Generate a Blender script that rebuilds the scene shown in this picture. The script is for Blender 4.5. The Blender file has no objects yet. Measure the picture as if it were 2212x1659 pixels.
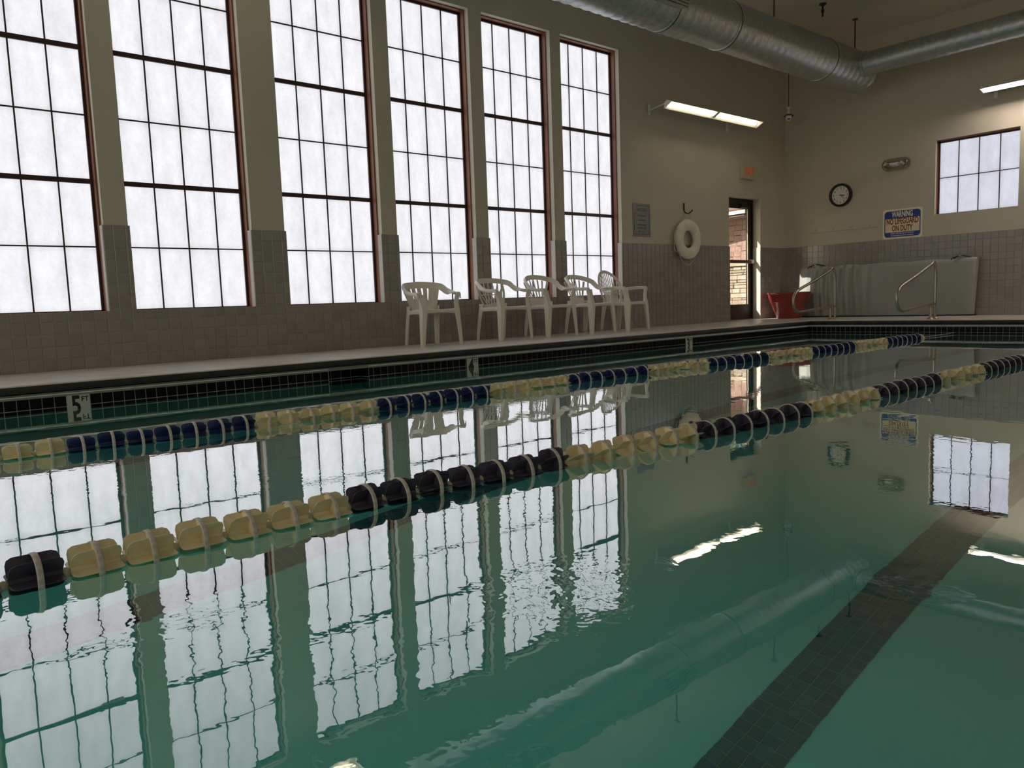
import bpy, bmesh, math, random
from math import sin, cos, pi, radians
from mathutils import Vector, Matrix
random.seed(7)
S = bpy.context.scene
COL = S.collection

# ------------------------------------------------------------ camera, world, sun, exposure
F_PX = 1667.33
EYE = Vector((0.0, 0.0, 0.6653))
FWD = Vector((-0.75662954, 0.64537731, -0.10488027))
RGT = Vector((0.6513876, 0.7579172, -0.03543604))
UPV = Vector((-0.05662094, 0.09512966, 0.99385332))
cd = bpy.data.cameras.new('camera'); cam = bpy.data.objects.new('camera', cd); COL.objects.link(cam)
M = Matrix((RGT, UPV, -FWD)).transposed().to_4x4(); M.translation = EYE
cam.matrix_world = M
cd.sensor_width = 36.0; cd.sensor_fit = 'HORIZONTAL'; cd.lens = F_PX / 2212 * 36; cd.clip_start = 0.05; cd.clip_end = 200
S.camera = cam

w = bpy.data.worlds.new('world'); S.world = w; w.use_nodes = True
wn = w.node_tree; wn.nodes.clear()
wo = wn.nodes.new('ShaderNodeOutputWorld'); wb = wn.nodes.new('ShaderNodeBackground'); sk = wn.nodes.new('ShaderNodeTexSky')
sk.sky_type = 'NISHITA'; sk.sun_disc = False; sk.sun_elevation = radians(28); sk.sun_rotation = radians(200)
wb.inputs[1].default_value = 0.16
wn.links.new(sk.outputs[0], wb.inputs[0]); wn.links.new(wb.outputs[0], wo.inputs[0])

sd = bpy.data.lights.new('sun', 'SUN'); sun = bpy.data.objects.new('sun', sd); COL.objects.link(sun)
sd.energy = 9.5; sd.angle = radians(0.53); sd.color = (1.0, 0.93, 0.84)
sun_dir = Vector((0.56, 1.0, -0.73)).normalized()
sun.rotation_euler = sun_dir.to_track_quat('-Z', 'Y').to_euler(); sun.location = (-12, 2, 9)

PANE_GLOW = 1.0
FILL_PANE_GLOW = 2.2   # added unseen windows behind the camera, to light the end wall
TUBE_GLOW = 6.0
TUBE_GLOW_FAR = 60.0    # end wall
FILL_TUBE_GLOW = 7.0   # added unseen lamps on the camera-side wall
vs = S.view_settings
vs.view_transform = 'Standard'; vs.look = 'None'; vs.exposure = 0.0; vs.gamma = 1.0; vs.use_curve_mapping = False
S.cycles.use_denoising = True
S.cycles.max_bounces = 14; S.cycles.diffuse_bounces = 6; S.cycles.glossy_bounces = 6
S.cycles.transmission_bounces = 8; S.cycles.transparent_max_bounces = 12
S.cycles.sample_clamp_indirect = 6.0

# ------------------------------------------------------------ key dimensions (metres, water surface at z = 0)
XW = -8.011          # face of the tiled left wall
YB = 13.915          # face of the tiled back wall
XR, YF = 2.9, -5.0   # right wall, wall behind the camera
ZD = 0.195           # deck
ZC = 5.05            # ceiling
ZT = ZD + 12*0.111 - 0.004   # top of the wainscot
T = 0.111            # wall tile pitch
XE, YE = -6.4346, 11.927     # left and far pool walls
XP, YP = -0.12, -4.4         # right and near pool walls
TP = 0.0784          # waterline tile pitch
ZPT = 0.0995         # top of waterline tile
def floor_z(y): return -(0.87 + 0.0835616*(8.3 - y))

# ------------------------------------------------------------ material helpers
def new_mat(name):
    m = bpy.data.materials.new(name); m.use_nodes = True
    return m, m.node_tree, m.node_tree.nodes['Principled BSDF']
def mat(name, col, rough=0.5, metal=0.0, vary=0.0, nscale=8.0, bump=0.0, bscale=60.0, spec=0.5, rand=0.0, stretch=None, col2=None, coat=0.0):
    m, nt, b = new_mat(name); N = nt.nodes; L = nt.links
    b.inputs['Roughness'].default_value = rough; b.inputs['Metallic'].default_value = metal
    b.inputs['Specular IOR Level'].default_value = spec; b.inputs['Coat Weight'].default_value = coat
    c = (*col, 1)
    tc = N.new('ShaderNodeTexCoord'); mp = N.new('ShaderNodeMapping'); L.new(tc.outputs['Object'], mp.inputs[0])
    if stretch: mp.inputs['Scale'].default_value = stretch
    last = None
    if vary or col2:
        nz = N.new('ShaderNodeTexNoise'); nz.inputs['Scale'].default_value = nscale; nz.inputs['Detail'].default_value = 6
        nz.inputs['Roughness'].default_value = 0.6
        L.new(mp.outputs[0], nz.inputs[0])
        rp = N.new('ShaderNodeValToRGB'); L.new(nz.outputs[0], rp.inputs[0])
        rp.color_ramp.elements[0].position = 0.3; rp.color_ramp.elements[1].position = 0.7
        c2 = col2 if col2 else tuple(min(1, x*(1+vary)) for x in col)
        c1 = col if col2 else tuple(x*(1-vary) for x in col)
        rp.color_ramp.elements[0].color = (*c1, 1); rp.color_ramp.elements[1].color = (*c2, 1)
        last = rp.outputs[0]
    if rand:
        gi = N.new('ShaderNodeNewGeometry'); oi = N.new('ShaderNodeObjectInfo')
        ad = N.new('ShaderNodeMath'); ad.operation = 'ADD'; L.new(gi.outputs['Random Per Island'], ad.inputs[0]); L.new(oi.outputs['Random'], ad.inputs[1])
        fr = N.new('ShaderNodeMath'); fr.operation = 'FRACT'; L.new(ad.outputs[0], fr.inputs[0])
        mr = N.new('ShaderNodeMapRange'); mr.inputs[3].default_value = 1-rand; mr.inputs[4].default_value = 1+rand; L.new(fr.outputs[0], mr.inputs[0])
        hs = N.new('ShaderNodeHueSaturation'); L.new(mr.outputs[0], hs.inputs['Value'])
        if last: L.new(last, hs.inputs['Color'])
        else: hs.inputs['Color'].default_value = c
        last = hs.outputs[0]
    if last: L.new(last, b.inputs['Base Color'])
    else: b.inputs['Base Color'].default_value = c
    if bump:
        n2 = N.new('ShaderNodeTexNoise'); n2.inputs['Scale'].default_value = bscale; n2.inputs['Detail'].default_value = 4
        L.new(mp.outputs[0], n2.inputs[0])
        bp = N.new('ShaderNodeBump'); bp.inputs['Strength'].default_value = bump; bp.inputs['Distance'].default_value = 0.01
        L.new(n2.outputs[0], bp.inputs['Height']); L.new(bp.outputs[0], b.inputs['Normal'])
    return m
def emit_mat(name, col, strength):
    m = bpy.data.materials.new(name); m.use_nodes = True; nt = m.node_tree; nt.nodes.clear()
    o = nt.nodes.new('ShaderNodeOutputMaterial'); e = nt.nodes.new('ShaderNodeEmission')
    e.inputs[0].default_value = (*col, 1); e.inputs[1].default_value = strength
    nt.links.new(e.outputs[0], o.inputs[0]); return m

M_plaster = mat('painted_plaster', (0.56, 0.515, 0.405), 0.75, vary=0.03, nscale=1.5, bump=0.15, bscale=90)
M_ceiling = mat('painted_ceiling', (0.60, 0.55, 0.44), 0.8, vary=0.04, nscale=1.2, bump=0.1, bscale=60)
M_grout = mat('wall_grout', (0.56, 0.54, 0.48), 0.85, vary=0.06, nscale=20)
M_tile = mat('grey_wall_tile', (0.29, 0.275, 0.245), 0.24, vary=0.03, nscale=5, rand=0.07, spec=0.75)
M_deck = mat('deck_surface', (0.60, 0.555, 0.50), 0.38, vary=0.15, nscale=7, bump=0.5, bscale=45, stretch=(1, 0.35, 1))
M_cope = mat('coping_stone', (0.010, 0.009, 0.007), 0.55, col2=(0.040, 0.034, 0.026), nscale=9, bump=0.8, bscale=60)
M_ledge = mat('cream_ledge', (0.27, 0.26, 0.20), 0.5, vary=0.08, nscale=14)
M_wtile = mat('black_waterline_tile', (0.004, 0.0045, 0.005), 0.3, rand=0.3, spec=0.12)
M_wgrout = mat('waterline_grout', (0.40, 0.40, 0.35), 0.8, vary=0.1, nscale=20)
M_pool = mat('pool_plaster', (0.66, 0.90, 0.88), 0.8, nscale=1.3, col2=(0.70, 0.93, 0.92))
M_ltile = mat('navy_lane_tile', (0.010, 0.150, 0.200), 0.4, rand=0.25, spec=0.2)
M_lgrout = mat('lane_grout', (0.28, 0.46, 0.34), 0.8)
M_mark = mat('marker_white', (0.50, 0.50, 0.43), 0.35, vary=0.05, nscale=12)
M_black = mat('black_ink', (0.008, 0.008, 0.009), 0.5)
M_wood = mat('reddish_brown_frame', (0.24, 0.088, 0.046), 0.45, vary=0.25, nscale=10, stretch=(1, 1, .1))
M_bar = mat('dark_brown_bar', (0.05, 0.019, 0.015), 0.5)
M_white = mat('white_plastic', (0.80, 0.76, 0.67), 0.35, vary=0.03, nscale=6)
M_enamel = mat('white_enamel', (0.75, 0.74, 0.70), 0.35)
M_refl = mat('lamp_reflector', (0.85, 0.84, 0.78), 0.3)
M_steel = mat('brushed_steel', (0.46, 0.42, 0.37), 0.28, metal=1.0, vary=0.1, nscale=12, bump=0.1)
M_steel2 = mat('stained_steel', (0.42, 0.34, 0.26), 0.42, metal=0.8, vary=0.2, nscale=14)
M_red = mat('red_glaze', (0.28, 0.030, 0.022), 0.16, vary=0.12, nscale=5, coat=0.4)
M_dark = mat('black_metal', (0.012, 0.011, 0.011), 0.4)
M_bronze = mat('dark_bronze', (0.016, 0.012, 0.011), 0.4, spec=0.35)
M_bar_al = mat('push_bar', (0.10, 0.035, 0.028), 0.35, metal=0.3)
M_rod = mat('rusty_rod', (0.10, 0.045, 0.030), 0.6)
M_vinyl = mat('grey_vinyl', (0.34, 0.355, 0.33), 0.40, vary=0.06, nscale=3, bump=0.1, bscale=30)
M_ring = mat('ring_canvas', (0.80, 0.77, 0.62), 0.6, vary=0.08, nscale=7, bump=0.2, bscale=80)
M_rope = mat('white_rope', (0.62, 0.60, 0.52), 0.8)
M_cream = mat('cream_float', (0.80, 0.68, 0.42), 0.42, col2=(0.94, 0.87, 0.62), nscale=16, rand=0.10)
M_navy = mat('navy_float', (0.022, 0.042, 0.15), 0.38, col2=(0.036, 0.062, 0.20), nscale=12, rand=0.2)
M_faded = mat('faded_navy_float', (0.055, 0.050, 0.085), 0.42, col2=(0.10, 0.088, 0.13), nscale=12, rand=0.2)
M_hoop = mat('float_hoop', (0.46, 0.42, 0.35), 0.5, col2=(0.74, 0.70, 0.62), nscale=60)
M_bead = mat('cream_bead', (0.62, 0.55, 0.38), 0.4)
M_clockface = mat('clock_face', (0.82, 0.82, 0.72), 0.4)
M_sign_w = mat('sign_white', (0.86, 0.81, 0.62), 0.4)
M_sign_c = mat('sign_cream', (0.80, 0.70, 0.44), 0.4)
M_sign_b = mat('sign_blue', (0.010, 0.035, 0.26), 0.35)
M_sign_r = mat('sign_red', (0.26, 0.010, 0.010), 0.4)
M_notice = mat('notice_grey', (0.19, 0.19, 0.18), 0.4, metal=0.2)
M_tan = mat('tan_housing', (0.50, 0.44, 0.28), 0.5)
M_stone = mat('tan_stone', (0.28, 0.215, 0.15), 0.85, col2=(0.42, 0.355, 0.28), nscale=6, bump=1.0, bscale=18, rand=0.22)
M_mortar = mat('stone_mortar', (0.16, 0.13, 0.10), 0.9)
M_shingle = mat('pinkish_shingle', (0.24, 0.145, 0.115), 0.85, col2=(0.34, 0.225, 0.18), nscale=9, rand=0.16)
M_fascia = mat('white_fascia', (0.80, 0.76, 0.72), 0.5)
M_soffit = mat('brown_soffit', (0.16, 0.12, 0.10), 0.7)
M_paving = mat('outdoor_paving', (0.42, 0.38, 0.32), 0.9, vary=0.1)
M_leaf = mat('leaf_green', (0.08, 0.14, 0.03), 0.6, col2=(0.22, 0.30, 0.08), nscale=3, rand=0.3)
M_bark = mat('bark', (0.10, 0.07, 0.05), 0.9)

# galvanised duct
M_duct, nt, b = new_mat('galvanised_steel')
N = nt.nodes; L = nt.links
b.inputs['Metallic'].default_value = 0.85; b.inputs['Roughness'].default_value = 0.36
tc = N.new('ShaderNodeTexCoord'); nz = N.new('ShaderNodeTexNoise'); nz.inputs['Scale'].default_value = 26; nz.inputs['Detail'].default_value = 5
L.new(tc.outputs['Object'], nz.inputs[0]); rp = N.new('ShaderNodeValToRGB'); L.new(nz.outputs[0], rp.inputs[0])
rp.color_ramp.elements[0].position = .3; rp.color_ramp.elements[1].position = .7
rp.color_ramp.elements[0].color = (0.40, 0.42, 0.41, 1); rp.color_ramp.elements[1].color = (0.56, 0.57, 0.56, 1)
L.new(rp.outputs[0], b.inputs['Base Color'])
mr = N.new('ShaderNodeMapRange'); mr.inputs[3].default_value = .28; mr.inputs[4].default_value = .5; L.new(nz.outputs[0], mr.inputs[0]); L.new(mr.outputs[0], b.inputs['Roughness'])

# translucent fibreglass panes whose emission stands in for the daylight behind them
def pane_material(name, tint, strength, ax=1):
    m = bpy.data.materials.new(name); m.use_nodes = True; nt = m.node_tree; nt.nodes.clear(); N = nt.nodes; L = nt.links
    o = N.new('ShaderNodeOutputMaterial'); e = N.new('ShaderNodeEmission'); tc = N.new('ShaderNodeTexCoord')
    geo = N.new('ShaderNodeNewGeometry')
    mp = N.new('ShaderNodeMapping'); mp.inputs['Scale'].default_value = (4.2, 4.2, 1.8); L.new(geo.outputs['Position'], mp.inputs[0])
    n1 = N.new('ShaderNodeTexNoise'); n1.inputs['Scale'].default_value = 1.6; n1.inputs['Detail'].default_value = 7; n1.inputs['Roughness'].default_value = 0.62
    L.new(mp.outputs[0], n1.inputs[0])
    n2 = N.new('ShaderNodeTexNoise'); n2.inputs['Scale'].default_value = 38; n2.inputs['Detail'].default_value = 2; L.new(geo.outputs['Position'], n2.inputs[0])
    a = N.new('ShaderNodeMapRange'); a.inputs[1].default_value = .3; a.inputs[2].default_value = .7; a.inputs[3].default_value = .86; a.inputs[4].default_value = 1.05; L.new(n1.outputs[0], a.inputs[0])
    c = N.new('ShaderNodeMapRange'); c.inputs[1].default_value = .3; c.inputs[2].default_value = .7; c.inputs[3].default_value = .965; c.inputs[4].default_value = 1.03; L.new(n2.outputs[0], c.inputs[0])
    mu = N.new('ShaderNodeMath'); mu.operation = 'MULTIPLY'; L.new(a.outputs[0], mu.inputs[0]); L.new(c.outputs[0], mu.inputs[1])
    m3 = N.new('ShaderNodeMath'); m3.operation = 'MULTIPLY'; L.new(mu.outputs[0], m3.inputs[0]); m3.inputs[1].default_value = strength
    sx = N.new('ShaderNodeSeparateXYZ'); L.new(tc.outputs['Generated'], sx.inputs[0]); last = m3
    for k in (ax, 2):  # soft grid shadow towards the bars, painted into the pane's glow
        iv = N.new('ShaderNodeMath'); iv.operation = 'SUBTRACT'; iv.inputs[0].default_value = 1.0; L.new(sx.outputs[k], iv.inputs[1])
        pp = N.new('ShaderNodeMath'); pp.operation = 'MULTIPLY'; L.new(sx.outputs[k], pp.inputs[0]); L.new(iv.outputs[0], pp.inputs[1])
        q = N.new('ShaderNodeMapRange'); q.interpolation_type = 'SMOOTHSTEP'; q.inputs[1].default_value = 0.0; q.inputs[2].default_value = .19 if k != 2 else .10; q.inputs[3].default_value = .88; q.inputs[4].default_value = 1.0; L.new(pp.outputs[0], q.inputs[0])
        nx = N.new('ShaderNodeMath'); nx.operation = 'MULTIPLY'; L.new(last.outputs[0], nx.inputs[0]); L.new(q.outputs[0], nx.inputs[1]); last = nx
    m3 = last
    e.inputs[0].default_value = (*tint, 1); L.new(m3.outputs[0], e.inputs[1]); L.new(e.outputs[0], o.inputs[0])
    return m
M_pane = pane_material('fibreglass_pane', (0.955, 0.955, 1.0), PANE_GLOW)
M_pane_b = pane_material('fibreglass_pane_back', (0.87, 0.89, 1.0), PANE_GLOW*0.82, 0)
M_pane_fill = pane_material('sunlit_fibreglass_pane', (1.0, 0.93, 0.82), FILL_PANE_GLOW, 0)  # stronger glow for the added windows that light the end wall
M_tube = emit_mat('warm_tube', (1.0, 0.86, 0.60), TUBE_GLOW)
M_tube2 = emit_mat('pink_white_tube', (1.0, 0.86, 0.78), TUBE_GLOW_FAR)
M_tube_fill = emit_mat('cool_white_tube', (1.0, 0.93, 0.86), FILL_TUBE_GLOW)
M_exit = emit_mat('exit_letters', (1.0, 0.12, 0.04), 0.20)

# clear glass (door)
M_glass = bpy.data.materials.new('clear_glass'); M_glass.use_nodes = True; nt = M_glass.node_tree; nt.nodes.clear()
o = nt.nodes.new('ShaderNodeOutputMaterial'); g = nt.nodes.new('ShaderNodeBsdfGlossy'); t = nt.nodes.new('ShaderNodeBsdfTransparent')
g.inputs['Roughness'].default_value = 0.02; t.inputs[0].default_value = (0.95, 0.96, 0.95, 1)
mx = nt.nodes.new('ShaderNodeMixShader'); mx.inputs[0].default_value = 0.06
pass; nt.links.new(t.outputs[0], mx.inputs[1]); nt.links.new(g.outputs[0], mx.inputs[2]); nt.links.new(mx.outputs[0], o.inputs[0])
M_lens = bpy.data.materials.new('clear_plastic'); M_lens.use_nodes = True; nt = M_lens.node_tree; nt.nodes.clear()
o = nt.nodes.new('ShaderNodeOutputMaterial'); g = nt.nodes.new('ShaderNodeBsdfGlossy'); t = nt.nodes.new('ShaderNodeBsdfTransparent')
g.inputs['Roughness'].default_value = 0.08; t.inputs[0].default_value = (0.74, 0.73, 0.69, 1)
mx = nt.nodes.new('ShaderNodeMixShader'); mx.inputs[0].default_value = 0.10
pass; nt.links.new(t.outputs[0], mx.inputs[1]); nt.links.new(g.outputs[0], mx.inputs[2]); nt.links.new(mx.outputs[0], o.inputs[0])

# pool water
M_water = bpy.data.materials.new('pool_water'); M_water.use_nodes = True; nt = M_water.node_tree; nt.nodes.clear(); N = nt.nodes; L = nt.links
o = N.new('ShaderNodeOutputMaterial'); geo = N.new('ShaderNodeNewGeometry')
n1 = N.new('ShaderNodeTexNoise'); n1.inputs['Scale'].default_value = 2.6; n1.inputs['Detail'].default_value = 3; n1.inputs['Roughness'].default_value = 0.55
L.new(geo.outputs['Position'], n1.inputs[0])
n2 = N.new('ShaderNodeTexNoise'); n2.inputs['Scale'].default_value = 19; n2.inputs['Detail'].default_value = 2; L.new(geo.outputs['Position'], n2.inputs[0])
# where the surface is being disturbed: a soft band around the near water and patches elsewhere
n3 = N.new('ShaderNodeTexNoise'); n3.inputs['Scale'].default_value = 1.1; n3.inputs['Detail'].default_value = 1; L.new(geo.outputs['Position'], n3.inputs[0])
pm = N.new('ShaderNodeMapRange'); pm.inputs[1].default_value = .46; pm.inputs[2].default_value = .72; pm.inputs[3].default_value = 0.0; pm.inputs[4].default_value = 0.35; L.new(n3.outputs[0], pm.inputs[0])
mask = pm.outputs[0]
for (px, py, pr, amt) in ((-1.22, 1.22, 0.30, 1.0), (-0.70, 1.78, 0.12, 0.8), (-1.72, 0.48, 0.22, 0.6)):
    vd = N.new('ShaderNodeVectorMath'); vd.operation = 'DISTANCE'; vd.inputs[1].default_value = (px, py, 0); L.new(geo.outputs['Position'], vd.inputs[0])
    q = N.new('ShaderNodeMapRange'); q.inputs[1].default_value = pr; q.inputs[2].default_value = pr*0.45; q.inputs[3].default_value = 0; q.inputs[4].default_value = amt; L.new(vd.outputs['Value'], q.inputs[0])
    mxx = N.new('ShaderNodeMath'); mxx.operation = 'MAXIMUM'; L.new(mask, mxx.inputs[0]); L.new(q.outputs[0], mxx.inputs[1]); mask = mxx.outputs[0]
h1 = N.new('ShaderNodeMath'); h1.operation = 'MULTIPLY'; L.new(n1.outputs[0], h1.inputs[0]); h1.inputs[1].default_value = 0.00065
h2 = N.new('ShaderNodeMath'); h2.operation = 'MULTIPLY'; L.new(n2.outputs[0], h2.inputs[0]); L.new(mask, h2.inputs[1])
h3 = N.new('ShaderNodeMath'); h3.operation = 'MULTIPLY_ADD'; L.new(h2.outputs[0], h3.inputs[0]); h3.inputs[1].default_value = 0.0012; L.new(h1.outputs[0], h3.inputs[2])
bp = N.new('ShaderNodeBump'); bp.inputs['Strength'].default_value = 1.0; bp.inputs['Distance'].default_value = 1.0; L.new(h3.outputs[0], bp.inputs['Height'])
dt = N.new('ShaderNodeVectorMath'); dt.operation = 'DOT_PRODUCT'; L.new(geo.outputs['Incoming'], dt.inputs[0]); L.new(geo.outputs['Normal'], dt.inputs[1])
ab = N.new('ShaderNodeMath'); ab.operation = 'ABSOLUTE'; L.new(dt.outputs['Value'], ab.inputs[0])
m0 = N.new('ShaderNodeMath'); m0.operation = 'MULTIPLY_ADD'; L.new(ab.outputs[0], m0.inputs[0]); m0.inputs[1].default_value = -3.4; m0.inputs[2].default_value = -1.0
mm = N.new('ShaderNodeMath'); mm.operation = 'MULTIPLY'; L.new(ab.outputs[0], mm.inputs[0]); L.new(m0.outputs[0], mm.inputs[1])
ex = N.new('ShaderNodeMath'); ex.operation = 'EXPONENT'; L.new(mm.outputs[0], ex.inputs[0])
gl = N.new('ShaderNodeBsdfGlossy'); gl.inputs['Roughness'].default_value = 0.0; gl.inputs[0].default_value = (1, 1, 1, 1); L.new(bp.outputs[0], gl.inputs['Normal'])
rf = N.new('ShaderNodeBsdfRefraction'); rf.inputs['Roughness'].default_value = 0.0; rf.inputs['IOR'].default_value = 1.333; rf.inputs[0].default_value = (1, 1, 1, 1); L.new(bp.outputs[0], rf.inputs['Normal'])
mx = N.new('ShaderNodeMixShader'); L.new(ex.outputs[0], mx.inputs[0]); L.new(rf.outputs[0], mx.inputs[1]); L.new(gl.outputs[0], mx.inputs[2]); L.new(mx.outputs[0], o.inputs[0])
va = N.new('ShaderNodeVolumeAbsorption'); va.inputs[0].default_value = (0.22, 0.955, 0.915, 1); va.inputs[1].default_value = 0.50; L.new(va.outputs[0], o.inputs['Volume'])

# ------------------------------------------------------------ geometry helpers
def link(name, mesh, m=None, parent=None, loc=None):
    if isinstance(mesh, bmesh.types.BMesh):
        me = bpy.data.meshes.new(name); mesh.to_mesh(me); mesh.free(); mesh = me
    if m is not None and not mesh.materials: mesh.materials.append(m)
    ob = bpy.data.objects.new(name, mesh); COL.objects.link(ob)
    if parent: ob.parent = parent
    if loc: ob.location = loc
    return ob
def tag(o, label, cat, group=None, kind=None):
    if label: o['label'] = label
    if cat: o['category'] = cat
    if group: o['group'] = group
    if kind: o['kind'] = kind
    return o
def empty(name, loc, label, cat, group=None, rz=0.0, kind=None):
    o = bpy.data.objects.new(name, None); COL.objects.link(o); o.location = loc; o.rotation_euler[2] = rz
    return tag(o, label, cat, group, kind)
def smooth(o, angle=40):
    me = o.data
    for p in me.polygons: p.use_smooth = True
    bm = bmesh.new(); bm.from_mesh(me)
    for e in bm.edges:
        if len(e.link_faces) == 2 and e.calc_face_angle(0) > radians(angle): e.smooth = False
    bm.to_mesh(me); bm.free(); return o
def add_box(bm, c, s, bev=0.0, rot=None):
    r = bmesh.ops.create_cube(bm, size=1.0); vs_ = r['verts']
    bmesh.ops.scale(bm, vec=s, verts=vs_)
    if bev > 0:
        es = list({e for v in vs_ for e in v.link_edges})
        rr = bmesh.ops.bevel(bm, geom=es, offset=bev, segments=1, affect='EDGES', profile=.5)
        vs_ = list({v for f in rr['faces'] for v in f.verts} | {v for v in vs_ if v.is_valid})
        # gather the whole island
        seen = set(vs_); st = list(vs_)
        while st:
            v = st.pop()
            for e in v.link_edges:
                q = e.other_vert(v)
                if q not in seen: seen.add(q); st.append(q)
        vs_ = list(seen)
    if rot is not None: bmesh.ops.rotate(bm, cent=(0, 0, 0), matrix=rot, verts=vs_)
    bmesh.ops.translate(bm, vec=c, verts=vs_)
    return vs_
def box(name, c, s, m, parent=None, bev=0.0, rot=None):
    bm = bmesh.new(); add_box(bm, c, s, bev, rot); return link(name, bm, m, parent)
def box2(name, a, b_, m, parent=None, bev=0.0):
    return box(name, [(p+q)/2 for p, q in zip(a, b_)], [abs(q-p) for p, q in zip(a, b_)], m, parent, bev)
def catmull(pts, n=6):
    out = []; P = [pts[0]] + list(pts) + [pts[-1]]
    for i in range(1, len(P)-2):
        for k in range(n):
            t_ = k/n; a, b_, c, d = P[i-1], P[i], P[i+1], P[i+2]
            out.append(tuple(0.5*((2*b_[j]) + (-a[j]+c[j])*t_ + (2*a[j]-5*b_[j]+4*c[j]-d[j])*t_*t_ + (-a[j]+3*b_[j]-3*c[j]+d[j])*t_**3) for j in range(len(a))))
    out.append(tuple(pts[-1])); return out
def add_tube(bm, pts, r, seg=12, closed=False, cap=True):
    pts = [Vector(p) for p in pts]; n = len(pts); rings = []
    up = Vector((0, 0, 1)); prev = None
    for i, p in enumerate(pts):
        if closed: d = (pts[(i+1) % n]-pts[i-1])
        else: d = pts[min(i+1, n-1)]-pts[max(i-1, 0)]
        d.normalize()
        if prev is None:
            a = d.cross(up if abs(d.z) < .95 else Vector((1, 0, 0))).normalized()
        else: a = (prev - d*prev.dot(d)).normalized()
        prev = a; b_ = d.cross(a)
        rr = r[i] if isinstance(r, (list, tuple)) else r
        rings.append([bm.verts.new(p + (a*cos(2*pi*k/seg)+b_*sin(2*pi*k/seg))*rr) for k in range(seg)])
    for i in range(n if closed else n-1):
        A, B = rings[i], rings[(i+1) % n]
        for k in range(seg): bm.faces.new((A[k], A[(k+1) % seg], B[(k+1) % seg], B[k]))
    if cap and not closed:
        bm.faces.new(rings[0][::-1]); bm.faces.new(rings[-1])
def tube(name, pts, r, m, parent=None, seg=12, closed=False):
    bm = bmesh.new(); add_tube(bm, pts, r, seg, closed); bmesh.ops.recalc_face_normals(bm, faces=bm.faces); return smooth(link(name, bm, m, parent), 50)
def add_lathe(bm, prof, seg=32, center=(0, 0, 0), axis='Z'):
    rings = []
    for r, z in prof:
        ring = []
        for k in range(seg):
            a = 2*pi*k/seg
            v = {'Z': (r*cos(a), r*sin(a), z), 'Y': (r*cos(a), z, r*sin(a)), 'X': (z, r*cos(a), r*sin(a))}[axis]
            ring.append(bm.verts.new(Vector(v)+Vector(center)))
        rings.append(ring)
    for A, B in zip(rings, rings[1:]):
        for k in range(seg): bm.faces.new((A[k], A[(k+1) % seg], B[(k+1) % seg], B[k]))
    for ring in (rings[0], rings[-1]):
        try: bm.faces.new(ring)
        except ValueError: pass
    bmesh.ops.recalc_face_normals(bm, faces=bm.faces)
def lathe(name, prof, m, parent=None, seg=32, center=(0, 0, 0), axis='Z'):
    bm = bmesh.new(); add_lathe(bm, prof, seg, center, axis); return smooth(link(name, bm, m, parent), 35)
def add_ribbon(bm, pts, sides, widths, th):
    """a flat strip with rounded rim swept along pts; sides = in-plane direction across the strip"""
    pts = [Vector(p) for p in pts]; n = len(pts); rings = []
    for i, p in enumerate(pts):
        d = (pts[min(i+1, n-1)]-pts[max(i-1, 0)]).normalized()
        s = Vector(sides[i]) if isinstance(sides, list) else Vector(sides)
        s = (s - d*s.dot(d)).normalized(); nn = d.cross(s)
        w_ = widths[i] if isinstance(widths, list) else widths; t_ = th[i] if isinstance(th, list) else th
        prof = [(-.5, -.25), (-.42, -.5), (.42, -.5), (.5, -.25), (.5, .25), (.42, .5), (-.42, .5), (-.5, .25)]
        rings.append([bm.verts.new(p + s*w_*a + nn*t_*b_) for a, b_ in prof])
    for A, B in zip(rings, rings[1:]):
        for k in range(8): bm.faces.new((A[k], A[(k+1) % 8], B[(k+1) % 8], B[k]))
    bm.faces.new(rings[0][::-1]); bm.faces.new(rings[-1])
def slab(name, ax, p0, p1, u0, u1, v0, v1, holes, m, parent=None, swap=False):
    """wall slab between planes p0,p1 on axis ax ('X' or 'Y'), spanning u (other horizontal) and z, with rectangular holes"""
    us = sorted({u0, u1, *[h[0] for h in holes], *[h[1] for h in holes]}); us = [x for x in us if u0 <= x <= u1]
    vs2 = sorted({v0, v1, *[h[2] for h in holes], *[h[3] for h in holes]}); vs2 = [x for x in vs2 if v0 <= x <= v1]
    bm = bmesh.new(); cache = {}
    def V(p, u, v):
        k = (p, u, v)
        if k not in cache: cache[k] = bm.verts.new((p, u, v) if ax == 'X' else (u, p, v))
        return cache[k]
    def solid(i, j):
        if i < 0 or j < 0 or i >= len(us)-1 or j >= len(vs2)-1: return False
        cu, cv = (us[i]+us[i+1])/2, (vs2[j]+vs2[j+1])/2
        return not any(h[0] < cu < h[1] and h[2] < cv < h[3] for h in holes)
    for i in range(len(us)-1):
        for j in range(len(vs2)-1):
            if not solid(i, j): continue
            a, b_, c, d = us[i], us[i+1], vs2[j], vs2[j+1]
            for p in (p0, p1): bm.faces.new((V(p, a, c), V(p, b_, c), V(p, b_, d), V(p, a, d)))
            if not solid(i-1, j): bm.faces.new((V(p0, a, c), V(p0, a, d), V(p1, a, d), V(p1, a, c)))
            if not solid(i+1, j): bm.faces.new((V(p0, b_, c), V(p0, b_, d), V(p1, b_, d), V(p1, b_, c)))
            if not solid(i, j-1): bm.faces.new((V(p0, a, c), V(p0, b_, c), V(p1, b_, c), V(p1, a, c)))
            if not solid(i, j+1): bm.faces.new((V(p0, a, d), V(p0, b_, d), V(p1, b_, d), V(p1, a, d)))
    bmesh.ops.recalc_face_normals(bm, faces=bm.faces)
    return link(name, bm, m, parent)
def proj(P):
    v = Vector(P)-EYE; d = v.dot(FWD)
    if d < .2: return None
    return 1106+F_PX*v.dot(RGT)/d, 829.5-F_PX*v.dot(UPV)/d, d
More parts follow.
